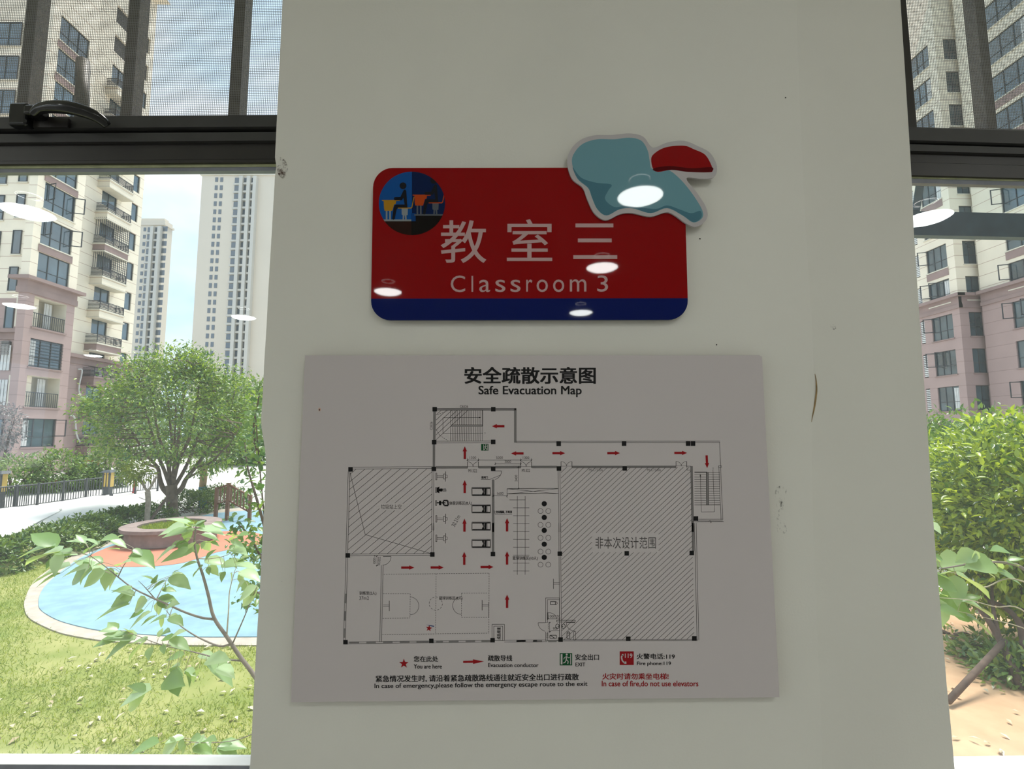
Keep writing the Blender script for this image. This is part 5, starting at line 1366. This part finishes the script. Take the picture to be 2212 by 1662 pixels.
def hedge(label, path, w, h, n, name='hedge', lm=None, size=.12):
    P_ = [np.array(p) for p in path]; seg = np.array([np.linalg.norm(b - a) for a, b in zip(P_, P_[1:])]); cum = np.concatenate([[0], np.cumsum(seg)]); s = rng.random(n) * cum[-1]
    i = np.clip(np.searchsorted(cum, s) - 1, 0, len(seg) - 1); t = (s - cum[i]) / seg[i]; A = np.array(P_)
    c = A[i] * (1 - t)[:, None] + A[i + 1] * t[:, None]; a = rng.uniform(0, PI, n); rr = rng.uniform(.55, 1, n) ** .6; lump = 1 + .16 * np.sin(s * 4.1) + .1 * np.sin(s * 9.7)
    dv = np.stack([np.zeros(n), np.cos(a), np.sin(a)], 1); tang = unit(A[i + 1] - A[i]); sd = np.stack([tang[:, 1], -tang[:, 0], np.zeros(n)], 1)
    pts = c + sd * (np.cos(a) * rr * w * lump)[:, None] + np.array((0, 0, 1.0)) * (np.sin(a) * rr * h * lump + .02)[:, None]
    out = sd * np.cos(a)[:, None] + np.array((0, 0, 1.0)) * np.sin(a)[:, None]
    r = empty(name, A[0], 0, label, 'hedge')
    leaf_cloud('foliage', lm or L_hedge, pts - A[0], out, size, r, .7)
    mb = MB()
    for k in range(0, len(s), max(1, len(s) // 40)): mb.tube([c[k] - A[0], pts[k] - A[0]], [.015, .005], 4)
    mb.build('branches', M_bark2, r); return r
hedge('long low dark green hedge sloping past the white canopy', [PZ(x, y, GZ) for x, y in ((-60, 1240), (30, 1222), (110, 1196), (180, 1172), (250, 1150), (330, 1128))], .85, .62, 11000)
hedge('low green hedge behind the planter, right of the round tree', [PZ(x, y, GZ) for x, y in ((385, 1112), (430, 1104), (470, 1094), (500, 1086))], .9, .75, 4500)

def shrub(label, px, py, Y, rx, rz, n, m, size, name='shrub', cat='bush', stems=5, ry=None, base=None, shell=.45, group=None):
    c = P(px, py, Y); zb = GZ - .03 if base is None else base
    r = empty(name, (c[0], Y, zb), 0, label, cat, group); c = c - np.array((c[0], Y, zb))
    pts, out = ellipsoid_pts(n, c, (rx, ry or rx * .8, rz), shell); pts += rng.normal(0, .06 * rx, pts.shape)
    pts = pts[pts[:, 2] > .03] if True else pts; out = unit(pts - c)
    leaf_cloud('foliage', m, pts, out, size, r)
    mb = MB()
    for k in range(stems):
        a = 2 * PI * k / stems; e = c + np.array((math.cos(a) * rx * .6, math.sin(a) * rx * .5, rz * .4)); mb.tube(spline([(0.05 * math.cos(a), .05 * math.sin(a), 0), (e * .5 + np.array((0, 0, .1))), e]), [.06 - .045 * j / 12 for j in range(13)], 6)
    mb.build('stems', M_bark2, r); return r
for lab, px, py, Y, rx, rz in (('feathery green bush below the left block, nearest the left edge', 30, 1034, 25.5, 1.75, 1.25), ('feathery green bush in the middle of those below the left block', 122, 1022, 26.5, 1.6, 1.35), ('dark green bush below the left block behind the lantern', 236, 1010, 28.5, 1.3, 1.3), ('small bush between the lantern and the feathery bushes', 178, 1040, 27.5, 1.0, .8)):
    shrub(lab, px, py, Y, rx, rz, 2600, L_bush, .19, group='bushes along the foot of the left block')
shrub('greyish purple leaved tree at the left edge of the photo', 5, 925, 27, 1.05, 1.5, 1300, L_plum, .17, 'small_tree', 'tree', 4)
for lab, px, py, Y, rx, rz in (('pale distant tree between the left block and the round tree', 300, 950, 62, 4.5, 4.5), ('distant tree behind the round tree', 385, 950, 70, 6, 5), ('distant tree behind the right side of the round tree', 460, 930, 66, 5, 5), ('bluish distant tree nearest the pillar edge', 550, 880, 60, 3.4, 3.6), ('distant low tree nearest the pillar edge', 530, 950, 48, 3.6, 3.2)):
    shrub(lab, px, py, Y, rx, rz, 2400, L_far, .55, 'distant_tree', 'tree', group='distant trees behind the garden')

# climbing shrub with small round leaves beside the pillar
t4 = empty('climbing_shrub', PZ(600, 1420, GZ), 0, 'tall loose shrub with small round leaves along the pillar edge', 'shrub'); YS = 3.6; qs = lambda x, y, d=0: P(x, y, YS + d)
br = [[(640, 1500), (600, 1300), (575, 1150), (560, 1000), (552, 900)], [(600, 1300), (570, 1220), (540, 1160), (512, 1130)], [(575, 1150), (555, 1080), (535, 1010), (528, 950)], [(590, 1250), (565, 1200), (530, 1190), (505, 1180)], [(560, 1000), (548, 930), (556, 880), (560, 850)], [(600, 1300), (575, 1290), (550, 1280), (530, 1300)]]
mb = MB(); pts = []
for i, b in enumerate(br):
    L = spline([qs(x, y, .25 * math.sin(i * 2 + k)) for k, (x, y) in enumerate(b)], 8); mb.tube(L, [.011 * (1 - .8 * k / (len(L) - 1)) + .002 for k in range(len(L))], 6)
    for p in L[len(L) // 5:]:
        for j in range(5 if i != 0 else 9): pts.append(p + rng.normal(0, .055, 3))
pts = np.array(pts); mb.build('branches', M_bark2, t4)
leaf_cloud('foliage', leaf_mat('round_leaves', (.05, .13, .04), (.20, .30, .09), .35, .3), pts, rand_dirs(len(pts)), .062, t4, .3, -.1, .6); kids(t4)

# ------------------------------------------------------------------ paper mulberry saplings close to the panes
MS = [(0, .05), (.12, .36), (.35, .52), (.62, .40), (.85, .15), (1, 0)]
def mulberry(label, org, sc, Y, branches, leafs, trunk_mat, dist=.10):
    z = lambda x, y, d=0.0: P(org[0] + x / sc, org[1] + y / sc, Y + d)
    first = z(*branches[0][1][0]); root = empty('mulberry_sapling', (first[0], first[1], GZ), 0, label, 'sapling')
    allp = []
    for i, (r0, b, pale) in enumerate(branches):
        dy = [(.12 * math.sin(2.1 * i) * k / max(1, len(b) - 1)) for k in range(len(b))]
        L = spline([z(x, y, d) for (x, y), d in zip(b, dy)], 5); n = len(L)
        mb = MB(); mb.tube(L, [r0 * (1 - .72 * k / (n - 1)) for k in range(n)], 7); mb.build('stem' if i == 0 else 'branch', trunk_mat[pale], root); allp += [np.array(p) for p in L]
    allp = np.array(allp); base, dr, up, ln, wd = [], [], [], [], []
    stalks = MB()
    more = []
    for e in leafs:      # a smaller neighbour beside most of the leaves
        if rng.random() < .6:
            v = np.array((e[2] - e[0], e[3] - e[1]), float); an = rng.choice((-1, 1)) * rng.uniform(.5, 1.1); k = rng.uniform(.55, .85); ca, sa = math.cos(an) * k, math.sin(an) * k
            more.append((e[0] + rng.uniform(-12, 12), e[1] + rng.uniform(-10, 10), e[0] + v[0] * ca - v[1] * sa, e[1] + v[0] * sa + v[1] * ca))
    for e in list(leafs) + more:
        x0, y0, x1, y1 = e[:4]; wide = len(e) > 4
        b2 = np.array((org[0] + x0 / sc, org[1] + y0 / sc)); p2 = z(x0, y0)
        near = allp[np.argmin(np.linalg.norm(allp - p2, axis=1))]; d0 = float(np.clip(near[1] - Y + rng.uniform(-.05, .05), -.2, .2))
        a = z(x0, y0, d0); t = z(x1, y1, d0 + rng.uniform(-.06, .03))
        base.append(a); dr.append(t - a); L = np.linalg.norm(t - a); ln.append(L * 1.04); wd.append(L * (.78 if wide else .60))
        up.append(unit(np.array((rng.uniform(-.3, .3), -1.1 if wide else rng.uniform(-.55, -.1), .9))))
        if np.linalg.norm(near - a) < .16: stalks.tube([near, (near + a) / 2 + np.array((0, 0, .008)), a], .0011, 4)
    stalks.build('leaf_stalks', trunk_mat[1], root)
    leaves_mesh('foliage', L_mul, base, dr, np.array(up), np.array(ln), np.array(wd), root, fold=.16, shape=MS)
    kids(root); return root
M_st = (mat('sapling_bark', (.20, .165, .14), .8, .2, 30), mat('pale_twig', (.42, .36, .27), .7, .15, 40))
mulberry('leafy paper mulberry sapling reaching across the left window in front of the play area', (0, 1000), 2.511, 1.9,
    [(.014, [(1600, 2830), (1570, 1750), (1480, 1330), (1385, 1165), (1300, 1050), (1230, 945), (1160, 840), (1130, 720), (1100, 610), (1070, 520), (1055, 430), (1064, 345)], 0),
     (.006, [(1250, 985), (1190, 995), (1100, 960), (1020, 915), (950, 860), (900, 800)], 0), (.0065, [(1160, 850), (1090, 840), (1000, 810), (900, 765), (820, 730), (720, 680), (640, 620), (560, 555), (490, 505)], 0),
     (.005, [(1310, 1075), (1200, 1065), (1100, 1040), (1000, 1015), (880, 990), (720, 930)], 0), (.004, [(1230, 935), (1240, 800), (1245, 700), (1270, 600), (1290, 545)], 1), (.004, [(1265, 975), (1320, 850), (1370, 730), (1402, 655)], 0),
     (.003, [(640, 620), (670, 560), (710, 500), (722, 460)], 0), (.003, [(850, 740), (880, 680), (915, 615)], 0), (.003, [(840, 738), (790, 680), (750, 640)], 0), (.003, [(1070, 520), (1150, 520), (1250, 490), (1290, 400)], 1), (.003, [(1500, 1400), (1300, 1500), (1100, 1520), (950, 1500)], 0)],
    [(300, 450, 90, 490), (330, 480, 130, 520), (380, 490, 240, 550), (420, 500, 270, 505), (540, 440, 440, 480), (470, 440, 370, 415), (380, 560, 160, 630), (330, 600, 190, 660), (480, 570, 330, 600), (570, 590, 440, 668, 1), (500, 580, 365, 640, 1), (560, 540, 470, 510), (600, 570, 560, 690),
     (640, 560, 700, 520), (640, 600, 575, 690), (600, 420, 690, 450), (555, 415, 640, 400), (720, 470, 780, 500), (720, 490, 835, 550), (650, 470, 580, 460), (720, 680, 610, 690), (700, 700, 640, 740), (720, 720, 600, 775, 1), (700, 770, 510, 830), (850, 650, 780, 600), (900, 640, 820, 680),
     (920, 620, 1032, 670), (930, 610, 1010, 605), (880, 690, 955, 690), (850, 740, 962, 740), (800, 750, 712, 800, 1), (870, 755, 850, 830, 1), (900, 790, 960, 755), (780, 800, 700, 840), (820, 810, 690, 890), (850, 830, 760, 875), (900, 840, 800, 862), (920, 840, 992, 870), (640, 910, 540, 905),
     (720, 930, 620, 930), (660, 950, 500, 985), (720, 960, 550, 1062), (800, 960, 680, 1062), (820, 1000, 800, 1065), (870, 940, 910, 905), (880, 960, 965, 940), (880, 990, 890, 1035), (920, 960, 1032, 1005), (1000, 1040, 900, 1062), (1080, 1040, 1165, 1055), (1120, 1070, 1280, 1188), (1180, 1110, 1272, 1150),
     (1000, 1130, 1042, 1205), (950, 1165, 960, 1262, 1), (900, 1170, 985, 1200, 1), (1080, 1120, 1040, 1185), (820, 1230, 630, 1305), (795, 1240, 670, 1340, 1), (920, 1120, 1000, 1150), (1050, 350, 915, 285), (1040, 340, 850, 370), (1020, 370, 880, 390), (1030, 350, 1005, 295), (1060, 340, 1112, 305), (1070, 360, 1215, 368),
     (1150, 330, 1232, 352), (1090, 390, 1195, 412), (980, 420, 925, 448), (1000, 420, 1000, 505, 1), (1060, 440, 1066, 495, 1), (1110, 425, 1135, 482, 1), (1140, 430, 1195, 448), (960, 450, 830, 525), (1050, 480, 870, 520), (1070, 540, 975, 562), (1100, 560, 1035, 612), (1110, 530, 1235, 540), (1130, 560, 1185, 605),
     (1200, 560, 1335, 535), (1220, 590, 1195, 645), (1290, 540, 1335, 495), (1280, 560, 1395, 558), (1300, 590, 1412, 625), (1250, 600, 1262, 645), (1330, 640, 1268, 702), (1392, 670, 1285, 745), (1400, 680, 1298, 775, 1), (1000, 1490, 900, 1510), (1090, 1480, 1030, 1505, 1), (1120, 1500, 1172, 1498),
     (860, 1520, 700, 1562), (960, 1520, 865, 1572, 1), (1060, 1530, 1145, 1565), (1180, 1540, 1335, 1528), (1010, 1535, 975, 1575, 1), (1250, 430, 1330, 450), (1240, 470, 1340, 480), (1270, 400, 1220, 380), (1290, 395, 1345, 380)], M_st)
mulberry('broad pale mulberry leaves hanging into the right window beside the pillar', (1900, 1200), 3.596, 1.55,
    [(.012, [(1500, 3400), (1480, 1500), (1400, 700), (1250, 250), (1100, 95), (980, 60), (860, 52), (700, 68), (480, 105)], 0), (.004, [(1250, 250), (1000, 180), (800, 250), (620, 150), (460, 120)], 1), (.004, [(1400, 700), (1100, 420), (900, 400), (700, 350), (470, 330)], 1), (.003, [(1400, 700), (1100, 560), (800, 480), (480, 405)], 1)],
    [(740, -30, 600, 48, 1), (640, 45, 462, 62, 1), (880, 60, 690, 78, 1), (860, 30, 965, 95), (1000, 40, 1115, 15), (1000, 60, 1085, 66), (740, 85, 922, 155), (920, 130, 1125, 215), (430, 140, 565, 182), (420, 185, 625, 272, 1), (600, 150, 882, 292), (450, 340, 775, 482, 1), (640, 355, 912, 452), (440, 405, 665, 465),
     (680, 470, 902, 612), (420, 290, 535, 300), (430, 10, 500, 30, 1), (800, 100, 1000, 105), (1010, -20, 880, -60), (380, -300, 440, -275, 1), (370, -260, 485, -180, 1)], M_st)

# ------------------------------------------------------------------ right window: big glossy shrub, trunks, prop, ground cover
gs = shrub('big glossy leaved evergreen shrub filling the right window', 2215, 1125, 6.4, 1.45, 1.62, 15000, L_gloss, .125, stems=0, shell=.35)
c0 = np.array(gs.location)
zr = lambda x, y, Y: P(1900 + x / 3.596, 1200 + y / 3.596, Y) - c0
for rr, L in ((.055, [(1135, 1290, 5.3), (1085, 1000, 5.35), (1000, 800, 5.5), (930, 650, 5.7), (800, 440, 5.9), (640, 270, 6.2), (560, 60, 6.4)]), (.05, [(1240, 1330, 5.4), (1150, 900, 5.5), (1090, 540, 5.7), (960, 400, 5.9), (820, 330, 6.1), (760, 100, 6.3)]), (.045, [(1340, 1340, 5.5), (1180, 700, 5.8), (1110, 300, 6.1), (1090, 0, 6.4)]), (.03, [(930, 650, 5.7), (880, 400, 5.9), (870, 150, 6.2)])):
    L = spline([zr(*p) for p in L], 5); n = len(L); mb = MB(); mb.tube(L, [rr * (1 - .6 * k / (n - 1)) for k in range(n)], 8); mb.build('trunk', M_bark2, gs)
shrub('loose shrub behind the big glossy shrub, below the right blocks', 2150, 1040, 10.5, 1.7, 1.7, 5000, L_bush, .15)
shrub('light green shrub at the foot of the pillar edge behind the glossy shrub', 2010, 1010, 12.5, 1.6, 1.5, 4000, L_bush, .17)
for lab, px, py, Y, rx, rz, n in (('low clump of ground cover nearest the pillar in the right window', 2062, 1418, 6.9, .75, .34, 1700), ('low clump of ground cover behind the bare trunk', 2150, 1440, 6.1, .62, .36, 1700), ('low clump of ground cover at the right edge below the glossy shrub', 2215, 1480, 5.5, .55, .42, 1700), ('ground cover clump deep under the glossy shrub', 2110, 1370, 8.0, 1.1, .5, 2000)):
    shrub(lab, px, py, Y, rx, rz, n, leaf_mat('cover_leaves', (.06, .14, .04), (.28, .36, .10), .3, .3), .11, 'ground_cover', 'plant', 3, group='ground cover under the glossy shrub')
p0 = P(2048, 1516, 4.95); p1 = P(2170, 1385, 5.6)
mb = MB(); mb.tube([p0, p1], .035, 10); o = mb.build('support_pole', M_bark2); own(o, p0); tag(o, 'slanting dark wooden prop over the bare earth in the right window', 'pole')
